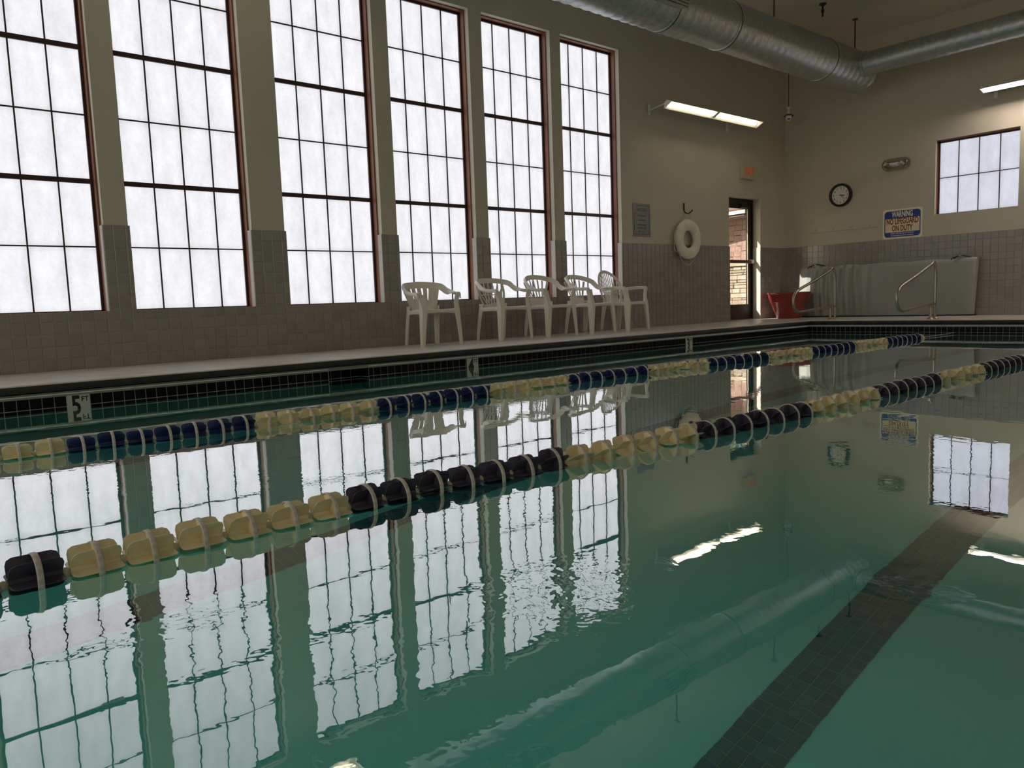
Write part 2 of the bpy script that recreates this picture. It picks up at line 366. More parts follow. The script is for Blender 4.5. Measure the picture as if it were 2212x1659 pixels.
def text_mesh(txt, size, sx=1.0, ext=0.0012, bold=0.0):
    cu = bpy.data.curves.new('t', 'FONT'); cu.body = txt; cu.size = size; cu.align_x = 'CENTER'; cu.align_y = 'CENTER'; cu.extrude = ext; cu.offset = bold
    cu.resolution_u = 3
    ob = bpy.data.objects.new('t', cu); me = bpy.data.meshes.new_from_object(ob); bpy.data.objects.remove(ob); bpy.data.curves.remove(cu)
    me.transform(Matrix.Diagonal((sx, 1, 1, 1))); return me
def text_on(name, txt, size, m, parent, origin, right, up, sx=1.0, ext=0.0012, bold=0.0):
    me = text_mesh(txt, size, sx, ext, bold); R_, U_ = Vector(right), Vector(up); n = R_.cross(U_)
    Mx = Matrix((R_, U_, n)).transposed().to_4x4(); Mx.translation = Vector(origin); me.transform(Mx)
    return link(name, me, m, parent)

# tiles --------------------------------------------------------------------
def add_tile(bm, o, uv, vv, nv, a, b_, c, d, t_, ch=0.0035):
    """pillowed tile over [a,b]x[c,d] on plane o + u*uv + v*vv, rising t along nv"""
    def P(u, v, h): return bm.verts.new(o + uv*u + vv*v + nv*h)
    B = [P(a, c, 0), P(b_, c, 0), P(b_, d, 0), P(a, d, 0)]
    Mi = [P(a, c, t_*.55), P(b_, c, t_*.55), P(b_, d, t_*.55), P(a, d, t_*.55)]
    e = min(ch, (b_-a)*.3, (d-c)*.3)
    Tt = [P(a+e, c+e, t_), P(b_-e, c+e, t_), P(b_-e, d-e, t_), P(a+e, d-e, t_)]
    for Q, R_ in ((B, Mi), (Mi, Tt)):
        for k in range(4): bm.faces.new((Q[k], Q[(k+1) % 4], R_[(k+1) % 4], R_[k]))
    bm.faces.new(Tt)
def tile_field(items, parent, m, name, field_name, gap, t_, limit=300, ch=0.0035):
    """items: list of (o, u, v, n, [(a,b,c,d) pieces], full) ; the largest in the frame become parts, the rest one stuff part"""
    scored = []
    for it in items:
        o_, u_, v_, n_, ps, full = it
        a, b_, c, d = ps[0]; P = o_ + u_*(a+b_)/2 + v_*(c+d)/2
        q = proj(P); s = 0
        if q and -30 < q[0] < 2242 and -30 < q[1] < 1689 and n_.dot(EYE-P) > 0:
            s = n_.dot(EYE-P)/(EYE-P).length**3 * ((b_-a)*(d-c))
        scored.append((s, it))
    order = sorted(range(len(scored)), key=lambda k: -scored[k][0]); big = {k for k in order[:limit] if scored[k][0] > 0}
    rest = bmesh.new(); shared = {}
    for k, (s, it) in enumerate(scored):
        o_, u_, v_, n_, ps, full = it
        if k not in big:
            for (a, b_, c, d) in ps: add_tile(rest, o_, u_, v_, n_, a, b_, c, d, t_, ch)
            continue
        a0 = ps[0][0]; c0 = ps[0][2]; org = o_ + u_*a0 + v_*c0
        key = tuple(round(x, 4) for p in ps for x in (p[0]-a0, p[1]-a0, p[2]-c0, p[3]-c0))
        if key not in shared:
            bm = bmesh.new()
            for (a, b_, c, d) in ps: add_tile(bm, Vector(), Vector((1, 0, 0)), Vector((0, 1, 0)), Vector((0, 0, 1)), a-a0, b_-a0, c-c0, d-c0, t_, ch)
            bmesh.ops.recalc_face_normals(bm, faces=bm.faces)
            me = bpy.data.meshes.new(name); bm.to_mesh(me); bm.free(); me.materials.append(m); shared[key] = me
        ob = bpy.data.objects.new(name, shared[key]); COL.objects.link(ob); ob.parent = parent
        Mx = Matrix((u_, v_, n_)).transposed()
        jit = Matrix.Rotation(random.uniform(-.003, .003), 3, 'X') @ Matrix.Rotation(random.uniform(-.003, .003), 3, 'Y')
        Mx = (Mx @ jit).to_4x4(); Mx.translation = org; ob.matrix_local = Mx
    bmesh.ops.recalc_face_normals(rest, faces=rest.faces)
    if len(rest.faces):
        ob = link(field_name, rest, m, parent); ob['kind'] = 'stuff'
    else: rest.free()
def grid_items(o_, u_, v_, n_, u0, u1, v0, v1, ph_u, ph_v, pitch, gap, allowed):
    """regular grid clipped to the allowed rectangles"""
    out = []
    i0 = math.floor((u0-ph_u)/pitch); i1 = math.ceil((u1-ph_u)/pitch); j0 = math.floor((v0-ph_v)/pitch); j1 = math.ceil((v1-ph_v)/pitch)
    for i in range(i0, i1):
        for j in range(j0, j1):
            a, b_, c, d = ph_u+i*pitch+gap/2, ph_u+(i+1)*pitch-gap/2, ph_v+j*pitch+gap/2, ph_v+(j+1)*pitch-gap/2
            ps = []
            for (x0, x1, y0, y1) in allowed:
                p = (max(a, x0), min(b_, x1), max(c, y0), min(d, y1))
                if p[1]-p[0] > .006 and p[3]-p[2] > .006: ps.append(p)
            if ps: out.append((o_, u_, v_, n_, ps, True))
    return out
VX, VY, VZ = Vector((1, 0, 0)), Vector((0, 1, 0)), Vector((0, 0, 1))

# ------------------------------------------------------------ room shell
WIN = [(-2.307, -1.117), (-0.727, 0.463), (0.698, 1.888), (2.123, 3.308), (3.697, 4.892), (5.128, 6.315), (6.548, 7.738), (7.962, 9.164)]
ZS, ZH = 0.7214, 4.387
DOOR = (12.05, 13.04, ZD-.02, 2.405)
wl = slab('wall_left', 'X', XW-0.012, XW-0.28, YF-.3, YB+.3, ZT, ZC+.1, [(a-.012, b_+.012, ZS, ZH) for a, b_ in WIN] + [(DOOR[0]-.012, DOOR[1]+.012, DOOR[2], DOOR[3])], M_plaster)
tag(wl, 'long cream plaster wall with tall windows above a grey tiled wainscot', 'wall', kind='structure')
slab('tile_bed', 'X', XW-0.006, XW-0.275, YF-.3, YB+.3, ZD-.3, ZT-.002, [(a+.004, b_-.004, ZS-.004, ZT) for a, b_ in WIN] + [(DOOR[0]+.004, DOOR[1]-.004, ZD-.3, ZT)], M_grout, wl)
edges = [YF]
for a, b_ in WIN: edges += [a, b_]
edges += [YB]
rects = [(edges[k], edges[k+1], ZS, ZT) for k in range(0, len(edges)-2, 2)] + [(edges[-2], DOOR[0], ZS, ZT), (DOOR[1], YB, ZD, ZT)] + [(YF, DOOR[0], ZD, ZS)]
rects[len(WIN)] = (WIN[-1][1], DOOR[0], ZS, ZT)
rects = [r for r in rects if r[1] > r[0]]
GAP = 0.0034
wall_items = grid_items(Vector((XW-.006, 0, 0)), VY, VZ, VX, YF, YB, ZD, ZT, 1.7515-12*T, ZT-12*T, T, GAP, rects)
for a, b_ in WIN + [(DOOR[0], DOOR[1])]:                   # tiled returns of the openings
    z0 = ZD if a == DOOR[0] else ZS
    for (yy, nn) in ((a, VY), (b_, -VY)):
        wall_items += grid_items(Vector((XW-.001, yy-nn.y*.004, 0)), -VX, VZ, nn, 0, .175, z0, ZT, 0.0, ZT-12*T, T, GAP, [(0.0, .175, z0+.002, ZT)])
tile_field(wall_items, wl, M_tile, 'wall_tile', 'tile_field', GAP, .006)

BW = (-5.3156, -4.1005, 1.874, 3.081)
wbk = slab('wall_back', 'Y', YB+.012, YB+.36, XW-.35, XR+.35, ZT, ZC+.1, [BW], M_plaster)
tag(wbk, 'far cream plaster end wall with clock, warning sign and square window', 'wall', kind='structure')
slab('tile_bed', 'Y', YB+.006, YB+.35, XW-.35, XR+.35, ZD-.3, ZT-.002, [], M_grout, wbk)
tile_field(grid_items(Vector((0, YB+.006, 0)), VX, VZ, -VY, XW, XR, ZD, ZT, XW, ZT-12*T, T, GAP, [(XW+.002, XR, ZD, ZT)]), wbk, M_tile, 'wall_tile', 'tile_field', GAP, .006)
wr = slab('wall_right', 'X', XR, XR+.3, YF-.3, YB+.3, -.1, ZC+.1, [], M_plaster); tag(wr, 'cream plaster wall on the camera side, out of the photograph', 'wall', kind='structure')
WINF = [(-6.9, -5.2), (-4.9, -3.2), (-2.9, -1.2), (-0.9, 0.8)]
wf = slab('wall_front', 'Y', YF, YF-.3, XW-.35, XR+.3, -.1, ZC+.1, [(a, b_, .9, 4.4) for a, b_ in WINF], M_plaster); tag(wf, 'cream plaster wall behind the camera', 'wall', kind='structure')
ce = box2('ceiling', (XW-.35, YF-.3, ZC), (XR+.3, YB+.35, ZC+.25), M_ceiling); tag(ce, 'flat cream ceiling above the metal ducts', 'ceiling', kind='structure')

# deck: a ring of four slabs round the pool
bm = bmesh.new()
for (a, b_) in (((XW-.34, YF-.25, -2.2), (XE-.30, YB+.34, ZD)), ((XP+.30, YF-.25, -2.2), (XR+.2, YB+.34, ZD)), ((XE-.30, YE+.30, -2.2), (XP+.30, YB+.34, ZD)), ((XE-.30, YF-.25, -2.2), (XP+.30, YP-.30, ZD))):
    add_box(bm, [(p+q)/2 for p, q in zip(a, b_)], [abs(q-p) for p, q in zip(a, b_)])
fl = link('floor', bm, M_deck); tag(fl, 'wet beige concrete deck around the pool', 'floor', kind='structure')

# ------------------------------------------------------------ pool shell
pool = empty('pool', (0, 0, 0), 'indoor lap pool basin with black waterline tiles and depth markers', 'pool', kind='structure')
NI = (3.292, 3.708)                                   # recess in the left pool wall
ZL = -0.057                                           # bottom of the waterline tiles
bm = bmesh.new()
def quad(pts): bm.faces.new([bm.verts.new(p) for p in pts])
def fz(y): return floor_z(y)
quad([(XE, YP, fz(YP)), (XP, YP, fz(YP)), (XP, YE, fz(YE)), (XE, YE, fz(YE))])
quad([(XP, YP, fz(YP)), (XP, YE, fz(YE)), (XP, YE, .12), (XP, YP, .12)])
quad([(XE, YP, fz(YP)), (XP, YP, fz(YP)), (XP, YP, .12), (XE, YP, .12)])
quad([(XE, YE, fz(YE)), (XP, YE, fz(YE)), (XP, YE, .12), (XE, YE, .12)])
for (a, b_) in ((YP, NI[0]), (NI[1], YE)): quad([(XE, a, fz(a)), (XE, b_, fz(b_)), (XE, b_, .12), (XE, a, .12)])
quad([(XE, NI[0], fz(NI[0])), (XE, NI[1], fz(NI[1])), (XE, NI[1], -.30), (XE, NI[0], -.30)])
xn = XE-.16
quad([(xn, NI[0], -.30), (xn, NI[1], -.30), (xn, NI[1], .12), (xn, NI[0], .12)])
quad([(xn, NI[0], -.30), (XE, NI[0], -.30), (XE, NI[0], .12), (xn, NI[0], .12)])
quad([(xn, NI[1], -.30), (XE, NI[1], -.30), (XE, NI[1], .12), (xn, NI[1], .12)])
quad([(xn, NI[0], -.30), (xn, NI[1], -.30), (XE, NI[1], -.30), (XE, NI[0], -.30)])
bmesh.ops.remove_doubles(bm, verts=bm.verts, dist=.0005)
link('basin', bm, M_pool, pool)
# grout bands behind the waterline tiles
bm = bmesh.new()
for (a, b_) in ((YP, NI[0]), (NI[1], YE)): add_box(bm, (XE+.001, (a+b_)/2, (ZPT+ZL)/2), (.006, b_-a, ZPT-ZL))
add_box(bm, ((XE+XP)/2, YE-.001, (ZPT+ZL)/2), (XP-XE, .006, ZPT-ZL)); add_box(bm, ((XE+XP)/2, YP+.001, (ZPT+ZL)/2), (XP-XE, .006, ZPT-ZL))
add_box(bm, (XP-.001, (YP+YE)/2, (ZPT+ZL)/2), (.006, YE-YP, ZPT-ZL))
link('tile_grout', bm, M_wgrout, pool)
MK = {'5': 0.7777+5*TP, '4': 4.711+2*TP, '3': 8.2894+4*TP}
cuts = sorted([(y, y+2*TP) for y in MK.values()] + [NI]); rr = []; y0 = YP
for a, b_ in cuts: rr.append((y0, a, ZL, ZPT)); y0 = b_
rr.append((y0, YE, ZL, ZPT))
G2 = .005
it = grid_items(Vector((XE+.004, 0, 0)), VY, VZ, VX, YP, YE, ZL, ZPT, 0.7777, ZPT-2*TP, TP, G2, rr)
it += grid_items(Vector((0, YE-.004, 0)), VX, VZ, -VY, XE, XP, ZL, ZPT, -6.1478, ZPT-2*TP, TP, G2, [(XE+.01, XP-.01, ZL, ZPT)])
it += grid_items(Vector((XP-.004, 0, 0)), VY, VZ, -VX, YP, YE, ZL, ZPT, 0.7777, ZPT-2*TP, TP, G2, [(YP+.01, YE-.01, ZL, ZPT)])
it += grid_items(Vector((0, YP+.004, 0)), VX, VZ, VY, XE, XP, ZL, ZPT, -6.1478, ZPT-2*TP, TP, G2, [(XE+.01, XP-.01, ZL, ZPT)])
tile_field(it, pool, M_wtile, 'waterline_tile', 'waterline_tile_run', G2, .004, ch=.002)
# recess lining tiles
it = grid_items(Vector((xn, 0, 0)), VY, VZ, VX, NI[0], NI[1], -.3, .12, NI[0], -.30, .104, .003, [(NI[0], NI[1], -.3, .12)])
it += grid_items(Vector((xn, NI[0], 0)), VX, VZ, VY, 0, .16, -.3, .12, 0, -.30, .104, .003, [(0.002, .158, -.3, .12)])
it += grid_items(Vector((xn, NI[1], 0)), VX, VZ, -VY, 0, .16, -.3, .12, 0, -.30, .104, .003, [(0.002, .158, -.3, .12)])
it += grid_items(Vector((xn, 0, -.298)), VX, VY, VZ, 0, .16, NI[0], NI[1], 0, NI[0], .104, .003, [(0.002, .158, NI[0], NI[1])])
tile_field(it, pool, M_wtile, 'recess_tile', 'recess_tile_run', .003, .003)
# depth markers
for t_, y in MK.items():
    mk = box2('depth_marker', (XE+.002, y+.002, ZPT-2*TP+.002), (XE+.010, y+2*TP-.002, ZPT-.001), M_mark, pool, .001)
    mk['label'] = 'white tile depth marker reading %s FT' % t_
    text_on('marker_number', t_, .186, M_black, mk, (XE+.0104, y+.060, ZPT-.080), (0, 1, 0), (0, 0, 1), .74, .0004, .0050)
    text_on('marker_unit', 'FT', .052, M_black, mk, (XE+.0104, y+.121, ZPT-.034), (0, 1, 0), (0, 0, 1), .90, .0004, .0012)
# cream lip and coping all round
def ring_profile(name, prof, m):
    """sweep a profile (distance outward from the pool wall, z) round the rectangle"""
    bm = bmesh.new(); cs = []
    for (cx, cy, sx, sy) in ((XE, YP, -1, -1), (XE, YE, -1, 1), (XP, YE, 1, 1), (XP, YP, 1, -1)):
        cs.append([bm.verts.new((cx+sx*d, cy+sy*d, z)) for d, z in prof])
    n = len(prof)
    for k in range(4):
        A, B = cs[k], cs[(k+1) % 4]
        for i in range(n): bm.faces.new((A[i], A[(i+1) % n], B[(i+1) % n], B[i]))
    bmesh.ops.recalc_face_normals(bm, faces=bm.faces); return link(name, bm, m, pool)
ring_profile('tile_lip', [(-.008, .100), (-.010, .104), (-.008, .112), (.004, .114), (.004, .122), (-.002, .126), (-.002, .131), (.012, .134), (.30, .134), (.30, .098)], M_ledge)
ring_profile('coping', [(.010, .136), (-.012, .142), (-.020, .158), (-.021, .176), (-.016, .192), (.000, .2005), (.004, .198), (.10, .19), (.28, .185), (.28, .136)], M_cope)
ring_profile('deck_edge', [(-.017, .1925), (-.010, .201), (.004, .2065), (.05, .206), (.20, .198), (.302, .1952), (.302, .13), (.26, .186), (.02, .190)], M_deck)

# lane lines on the sloping floor ---------------------------------------------
sl = Vector((0, 1, 0.0835616)).normalized(); nf = Vector((0, -0.0835616, 1)).normalized()
LX = (-5.40, -3.32, -1.223); LW = .20
bm = bmesh.new()
items = []
LP_ = .05
for x in LX:
    o_ = Vector((0, 0, floor_z(0)+.002))
    y0, y1 = -3.0, 9.78
    L0, L1 = y0/sl.y, y1/sl.y
    for (a, b_, c, d) in ((x-LW/2, x+LW/2, L0, L1), (x-.31, x+.31, L1, L1+.20)):
        vs3 = [o_+VX*p+sl*q-nf*.0005 for p, q in ((a, c), (b_, c), (b_, d), (a, d))]
        bm.faces.new([bm.verts.new(v) for v in vs3])
    items += grid_items(o_, VX, sl, nf, x-LW/2, x+LW/2, L0, L1, x-LW/2, L0, LP_, .0035, [(x-LW/2, x+LW/2, L0, L1)])
    items += grid_items(o_, VX, sl, nf, x-.31, x+.31, L1, L1+.2, x-.30, L1, LP_, .0035, [(x-.30, x+.30, L1, L1+.2)])
link('lane_line_grout', bm, M_lgrout, pool)
tile_field(items, pool, M_ltile, 'lane_tile', 'lane_tile_run', .0035, .003, ch=.0015)
# main water body
wt = box2('pool_water', (XE-.20, YP-.2, -2.35), (XP+.2, YE+.2, 0.0), M_water)
tag(wt, 'still green pool water mirroring the tall windows', 'water', kind='stuff')

# ------------------------------------------------------------ windows
def build_window(n, a, b_, z0, z1, rows, cols, thick_rows, axis, face, label, pane_m, depth=.185, front=.088, hidden_group=None):
    """axis 'X': opening in the left wall spanning y a..b; axis 'Y': opening in the back wall spanning x a..b"""
    e = empty('window_%d' % n, (0, 0, 0), label, 'window', kind='structure')
    s = -1 if axis == 'X' else 1
    def bx(bm, u0, u1, w0, w1, d0, d1, bev=0):
        p, q = face+s*d0, face+s*d1
        c = ((p+q)/2, (u0+u1)/2, (w0+w1)/2); z = (abs(q-p), abs(u1-u0), abs(w1-w0))
        if axis == 'Y': c = (c[1], c[0], c[2]); z = (z[1], z[0], z[2])
        add_box(bm, c, z, bev)
    A, B = a-.010, b_+.010
    bm = bmesh.new(); fw = .015
    bx(bm, A, A+fw, z0, z1, front, depth+.04); bx(bm, B-fw, B, z0, z1, front, depth+.04)
    bx(bm, A+fw, B-fw, z1-fw, z1, front, depth+.04); bx(bm, A+fw, B-fw, z0, z0+.006, front+.04, depth+.04)
    link('frame', bm, M_wood, e)
    bm = bmesh.new(); sw = .036
    bx(bm, A+fw, A+fw+sw*.7, z0, z1-fw, depth-.022, depth+.03); bx(bm, B-fw-sw*.7, B-fw, z0, z1-fw, depth-.022, depth+.03)
    bx(bm, A+fw, B-fw, z1-fw-sw*.8, z1-fw, depth-.022, depth+.03); bx(bm, A+fw, B-fw, z0, z0+.012, depth-.022, depth+.03)
    link('sash', bm, M_bar, e)
    gz0, gz1 = z0+.0, z1-.017; gy0, gy1 = a+.012, b_-.0
    us_ = [gy0+(gy1-gy0)*k/cols for k in range(cols+1)]; ws_ = [gz0+(gz1-gz0)*k/rows for k in range(rows+1)]
    for k in range(1, cols):
        bm = bmesh.new(); bx(bm, us_[k]-.0065, us_[k]+.0065, z0, z1-fw, depth-.012, depth+.02); link('mullion', bm, M_bar, e)
    for k in range(1, rows):
        h = .0225 if k in thick_rows else .0065
        bm = bmesh.new(); bx(bm, A+fw, B-fw, ws_[k]-h, ws_[k]+h, depth-(.02 if k in thick_rows else .0125), depth+.02)
        link('rail' if k in thick_rows else 'glazing_bar', bm, M_bar, e)
    me = None
    for j in range(rows):
        for i in range(cols):
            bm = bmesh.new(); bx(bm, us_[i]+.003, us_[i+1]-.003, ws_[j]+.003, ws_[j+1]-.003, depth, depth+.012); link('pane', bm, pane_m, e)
    return e
wn_lab = ['first tall frosted window behind the camera position', 'second tall frosted window, left of the photograph',  # first two windows are out of view, added for room light
          'tall frosted grid window cut off by the left picture edge', 'tall frosted grid window second from left, above bare tiled wall',
          'tall frosted grid window just left of the chairs', 'tall frosted grid window behind the low slatted armchair',
          'tall frosted grid window behind the lattice-backed chair', 'tall frosted grid window furthest along the wall, behind high-backed chair']
for k, (a, b_) in enumerate(WIN):
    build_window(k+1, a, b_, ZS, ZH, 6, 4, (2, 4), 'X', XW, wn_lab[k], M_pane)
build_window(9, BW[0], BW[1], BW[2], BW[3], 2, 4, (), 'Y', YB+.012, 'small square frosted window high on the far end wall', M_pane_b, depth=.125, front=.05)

for k, (a, b_) in enumerate(WINF):  # unseen windows added to brighten the end wall, stronger than the others
    e = empty('window_%d' % (10+k), (0, 0, 0), 'large frosted window behind the camera, %s from the window wall' % ('first', 'second', 'third', 'fourth')[k], 'window', kind='structure')
    box2('frame', (a, YF-.10, .9), (a+.04, YF-.2, 4.4), M_wood, e); box2('frame', (b_-.04, YF-.10, .9), (b_, YF-.2, 4.4), M_wood, e)
    for j in range(7): box2('rail', (a+.04, YF-.11, .9+j*.5765), (b_-.04, YF-.2, .94+j*.5765), M_bar, e)
    for i in range(1, 5): box2('mullion', (a+(b_-a)*i/5-.006, YF-.12, .94), (a+(b_-a)*i/5+.006, YF-.2, 4.36), M_bar, e)
    box2('pane', (a+.02, YF-.165, .92), (b_-.02, YF-.175, 4.38), M_pane_fill, e)

# ------------------------------------------------------------ door in the left wall
dr = empty('door_1', (XW-.2, 12.5, ZD), 'dark bronze framed glass door with push bar, open to sunlight', 'door', kind='structure')
inv = Matrix.Translation(-Vector(dr.location))
def dpart(name, boxes, m, bev=0):
    bm = bmesh.new()
    for a, b_ in boxes: add_box(bm, [(p+q)/2 for p, q in zip(a, b_)], [abs(q-p) for p, q in zip(a, b_)], bev)
    bmesh.ops.transform(bm, matrix=inv, verts=bm.verts); return link(name, bm, m, dr)
x0, x1 = XW-.16, XW-.25
y0, y1 = DOOR[0], DOOR[1]+.004
dpart('door_frame', [((x0, y0, ZD), (x1, y0+.045, 2.40)), ((x0, y1-.045, ZD), (x1, y1, 2.40)), ((x0, y0+.045, 2.34), (x1, y1-.045, 2.40))], M_bronze)
xd0, xd1 = XW-.175, XW-.22
dpart('stile', [((xd0, y0+.05, ZD+.012), (xd1, y0+.13, 2.335))], M_bronze, .003)
dpart('stile', [((xd0, y1-.155, ZD+.012), (xd1, y1-.05, 2.335))], M_bronze, .003)
dpart('top_rail', [((xd0, y0+.13, 2.235), (xd1, y1-.155, 2.335))], M_bronze, .003)
kp = dpart('kick_plate', [((xd0, y0+.13, ZD+.012), (xd1, y1-.155, ZD+.285))], M_bronze, .003)
dpart('glass', [((XW-.195, y0+.125, ZD+.28), (XW-.201, y1-.15, 2.24))], M_glass)
dpart('glass_stop', [((xd0+.003, y1-.163, ZD+.285), (xd0-.010, y1-.155, 2.235))], M_steel2)
dpart('door_closer', [((XW-.12, y1-.42, 2.245), (XW-.18, y1-.14, 2.315)), ((XW-.11, y1-.20, 2.318), (XW-.16, y1-.16, 2.335))], M_dark, .006)
pb = dpart('push_bar', [((XW-.10, y0+.06, 1.235), (XW-.155, y1-.14, 1.295))], M_bar_al, .008)
dpart('bar_housing', [((XW-.10, y1-.14, 1.23), (XW-.17, y1-.055, 1.30))], M_steel2, .006)
dpart('threshold', [((XW-.02, y0, ZD-.001), (XW-.3, y1, ZD+.010))], M_steel2, .002)

cn = box2('door_canopy', (XW-.70, 11.6, 2.45), (XW-.285, 13.6, 2.55), M_fascia, None, .01); tag(cn, 'shallow pale canopy over the outside of the glass door', 'canopy')  # unseen overhang added to cut off the top of the sun patch
# ------------------------------------------------------------ outside the door
og = box2('ground_outside', (-20, -6, ZD-.5), (XW-.345, 30, ZD-.03), M_paving); tag(og, 'sunlit pale paving outside the glass door', 'paving', kind='structure')
YN = 16.5
bl = empty('neighbouring_wall', (-11, YN, ZD), 'sunlit building outside the door with stone base and shingled wall', 'building')
binv = Matrix.Translation(-Vector(bl.location))
def bpart(name, a, b_, m, bev=0, par=None):
    bm = bmesh.new(); add_box(bm, [(p+q)/2 for p, q in zip(a, b_)], [abs(q-p) for p, q in zip(a, b_)], bev)
    bmesh.ops.transform(bm, matrix=binv, verts=bm.verts); return link(name, bm, m, par or bl)
bpart('wall_core', (-14, YN+.03, ZD-.4), (-8.9, YN+.4, 3.0), M_mortar)
z = ZD-.1
while z < 1.31:
    h = random.choice((.05, .07, .085, .115)); h = min(h, 1.335-z)
    x = -12.2 - random.random()*.3
    while x < -9.3:
        l = random.uniform(.14, .46)*(1.1 if h > .08 else .9)
        jt = random.uniform(0, .03)
        bpart('stone', (x+.006, YN-jt, z+.006), (x+l-.006, YN+.06, z+h-.006), M_stone, .008)
        x += l
    z += h
bpart('cap_stone', (-12.4, YN-.07, 1.345), (-9.2, YN+.06, 1.435), M_stone, .01)
z = 1.45; row = 0
while z < 2.72:
    x = -12.3 + (row % 2)*.085
    while x < -9.35:
        l = random.uniform(.15, .21)
        bm = bmesh.new(); add_box(bm, (x+l/2, YN-.002, z+.065), (l-.006, .016, .135), .002, None)
        bmesh.ops.transform(bm, matrix=binv @ Matrix.Translation((0, 0, random.uniform(-.006, .006))), verts=bm.verts); link('shingle', bm, M_shingle, bl)
        x += l
    z += .125; row += 1
rf_ = empty('porch_roof', (-11, 15.3, 2.5), 'shadowed eave with white fascia seen through the door glass', 'roof')
rinv = Matrix.Translation(-Vector(rf_.location))
def rpart(name, vs4, th, m):
    bm = bmesh.new(); V_ = [Vector(v) for v in vs4]; n_ = (V_[1]-V_[0]).cross(V_[2]-V_[0]).normalized()*th
    a = [bm.verts.new(v) for v in V_]; b_ = [bm.verts.new(v+n_) for v in V_]
    bm.faces.new(a); bm.faces.new(b_[::-1])
    for k in range(len(a)): bm.faces.new((a[k], a[(k+1) % len(a)], b_[(k+1) % len(a)], b_[k]))
    bmesh.ops.recalc_face_normals(bm, faces=bm.faces); bmesh.ops.transform(bm, matrix=rinv, verts=bm.verts); return link(name, bm, m, rf_)
rpart('soffit', [(-13.2, 15.9, 2.36), (-10.75, 16.46, 2.47), (-10.2, 16.46, 2.5), (-10.2, 15.9, 2.5), (-13.2, 15.5, 2.40)], .03, M_soffit)
rpart('fascia', [(-13.2, 15.48, 2.42), (-10.15, 15.88, 2.52), (-10.15, 15.88, 2.60), (-13.2, 15.48, 2.50)], .02, M_fascia)
rpart('roofing', [(-13.2, 15.45, 2.51), (-10.12, 15.85, 2.61), (-10.12, 16.5, 2.95), (-13.2, 16.5, 2.9)], .03, M_shingle)
def tree(x, y, h, r, seed, label):
    rng = random.Random(seed); t = empty('tree', (x, y, ZD), label, 'tree')
    tube('trunk', [(0, 0, 0), (.05, .02, h*.4), (0, 0, h*.75)], [.12, .09, .05], M_bark, t, 8)
    bm = bmesh.new()
    for _ in range(1500):
        u = Vector((rng.gauss(0, 1), rng.gauss(0, 1), rng.gauss(0, .9))).normalized()*r*rng.random()**.4; c = u + Vector((0, 0, h*.75))
        a = Vector((rng.uniform(-1, 1), rng.uniform(-1, 1), rng.uniform(-1, 1))).normalized()*.13; b_ = a.cross(Vector((rng.random(), rng.random(), 1))).normalized()*.06
        bm.faces.new([bm.verts.new(c+v) for v in (-a, b_, a, -b_)])
    o_ = link('foliage', bm, M_leaf, t); o_['kind'] = 'stuff'
tree(-12.0, 19.5, 5.2, 1.6, 3, 'leafy green tree rising behind the stone building')
tree(-16.4, 21.6, 5.6, 1.9, 4, 'second leafy green tree, further left behind the building')

# ------------------------------------------------------------ ducts
def spiral_duct(name, p0, p1, R, pitch, m, parent, seg=48, amp=.0075):
    p0, p1 = Vector(p0), Vector(p1); d = p1-p0; Ln = d.length; d.normalize()
    a = d.cross(VZ).normalized(); b_ = d.cross(a); n = int(Ln/pitch*5)+1
    bm = bmesh.new(); rings = []
    for i in range(n+1):
        s = Ln*i/n; ring = []
        for k in range(seg):
            th = 2*pi*k/seg; ph = (s/pitch + k/seg) % 1.0
            rr_ = R + (amp if ph < .2 else 0) + .0012*sin(3*th+s*2.1)
            ring.append(bm.verts.new(p0+d*s+(a*cos(th)+b_*sin(th))*rr_))
        rings.append(ring)
    for A, B in zip(rings, rings[1:]):
        for k in range(seg): bm.faces.new((A[k], A[(k+1) % seg], B[(k+1) % seg], B[k]))
    bm.faces.new(rings[0][::-1]); bm.faces.new(rings[-1]); bmesh.ops.recalc_face_normals(bm, faces=bm.faces)
    return smooth(link(name, bm, m, parent), 60)
DX, DZ, DR = -6.2, 4.22, .310
md = empty('main_air_duct', (DX, 4, DZ), 'large galvanised spiral air duct running along the window wall', 'duct')
off = Vector(md.location)
spiral_duct('duct_body', Vector((DX, YF+.02, DZ))-off, Vector((DX, 13.0, DZ))-off, DR, .165, M_duct, md)
lathe('end_cap', [(DR+.004, 8.98), (DR+.008, 9.0), (DR+.006, 9.03), (DR*.97, 9.10), (DR*.82, 9.17), (DR*.45, 9.21), (0.002, 9.22)], M_duct, md, 48, (0, 0, 0), 'Y')
for y in (1.2, 4.6, 7.91, 9.16, 11.73):
    lathe('coupling_ring', [(DR-.004, -.035), (DR+.0095, -.032), (DR+.012, -.004), (DR+.006, 0), (DR+.012, .004), (DR+.0095, .032), (DR-.004, .035)], M_duct, md, 48, (0, y-off.y, 0), 'Y')
    gk = lathe('gasket', [(DR+.006, -.007), (DR+.0145, -.006), (DR+.0145, .006), (DR+.006, .007)], M_dark, md, 48, (0, y-off.y, 0), 'Y')
for y in (1.5, 5.2, 8.0, 10.45, 12.9):
    hr = tube('hanger_rod', [(0, y-off.y, DR-.01), (0, y-off.y, ZC-off.z)], .012, M_rod, md, 8)
    lathe('rod_flange', [(.045, ZC-off.z-.012), (.045, ZC-off.z-.001)], M_dark, hr, 16, (0, y-off.y, 0))
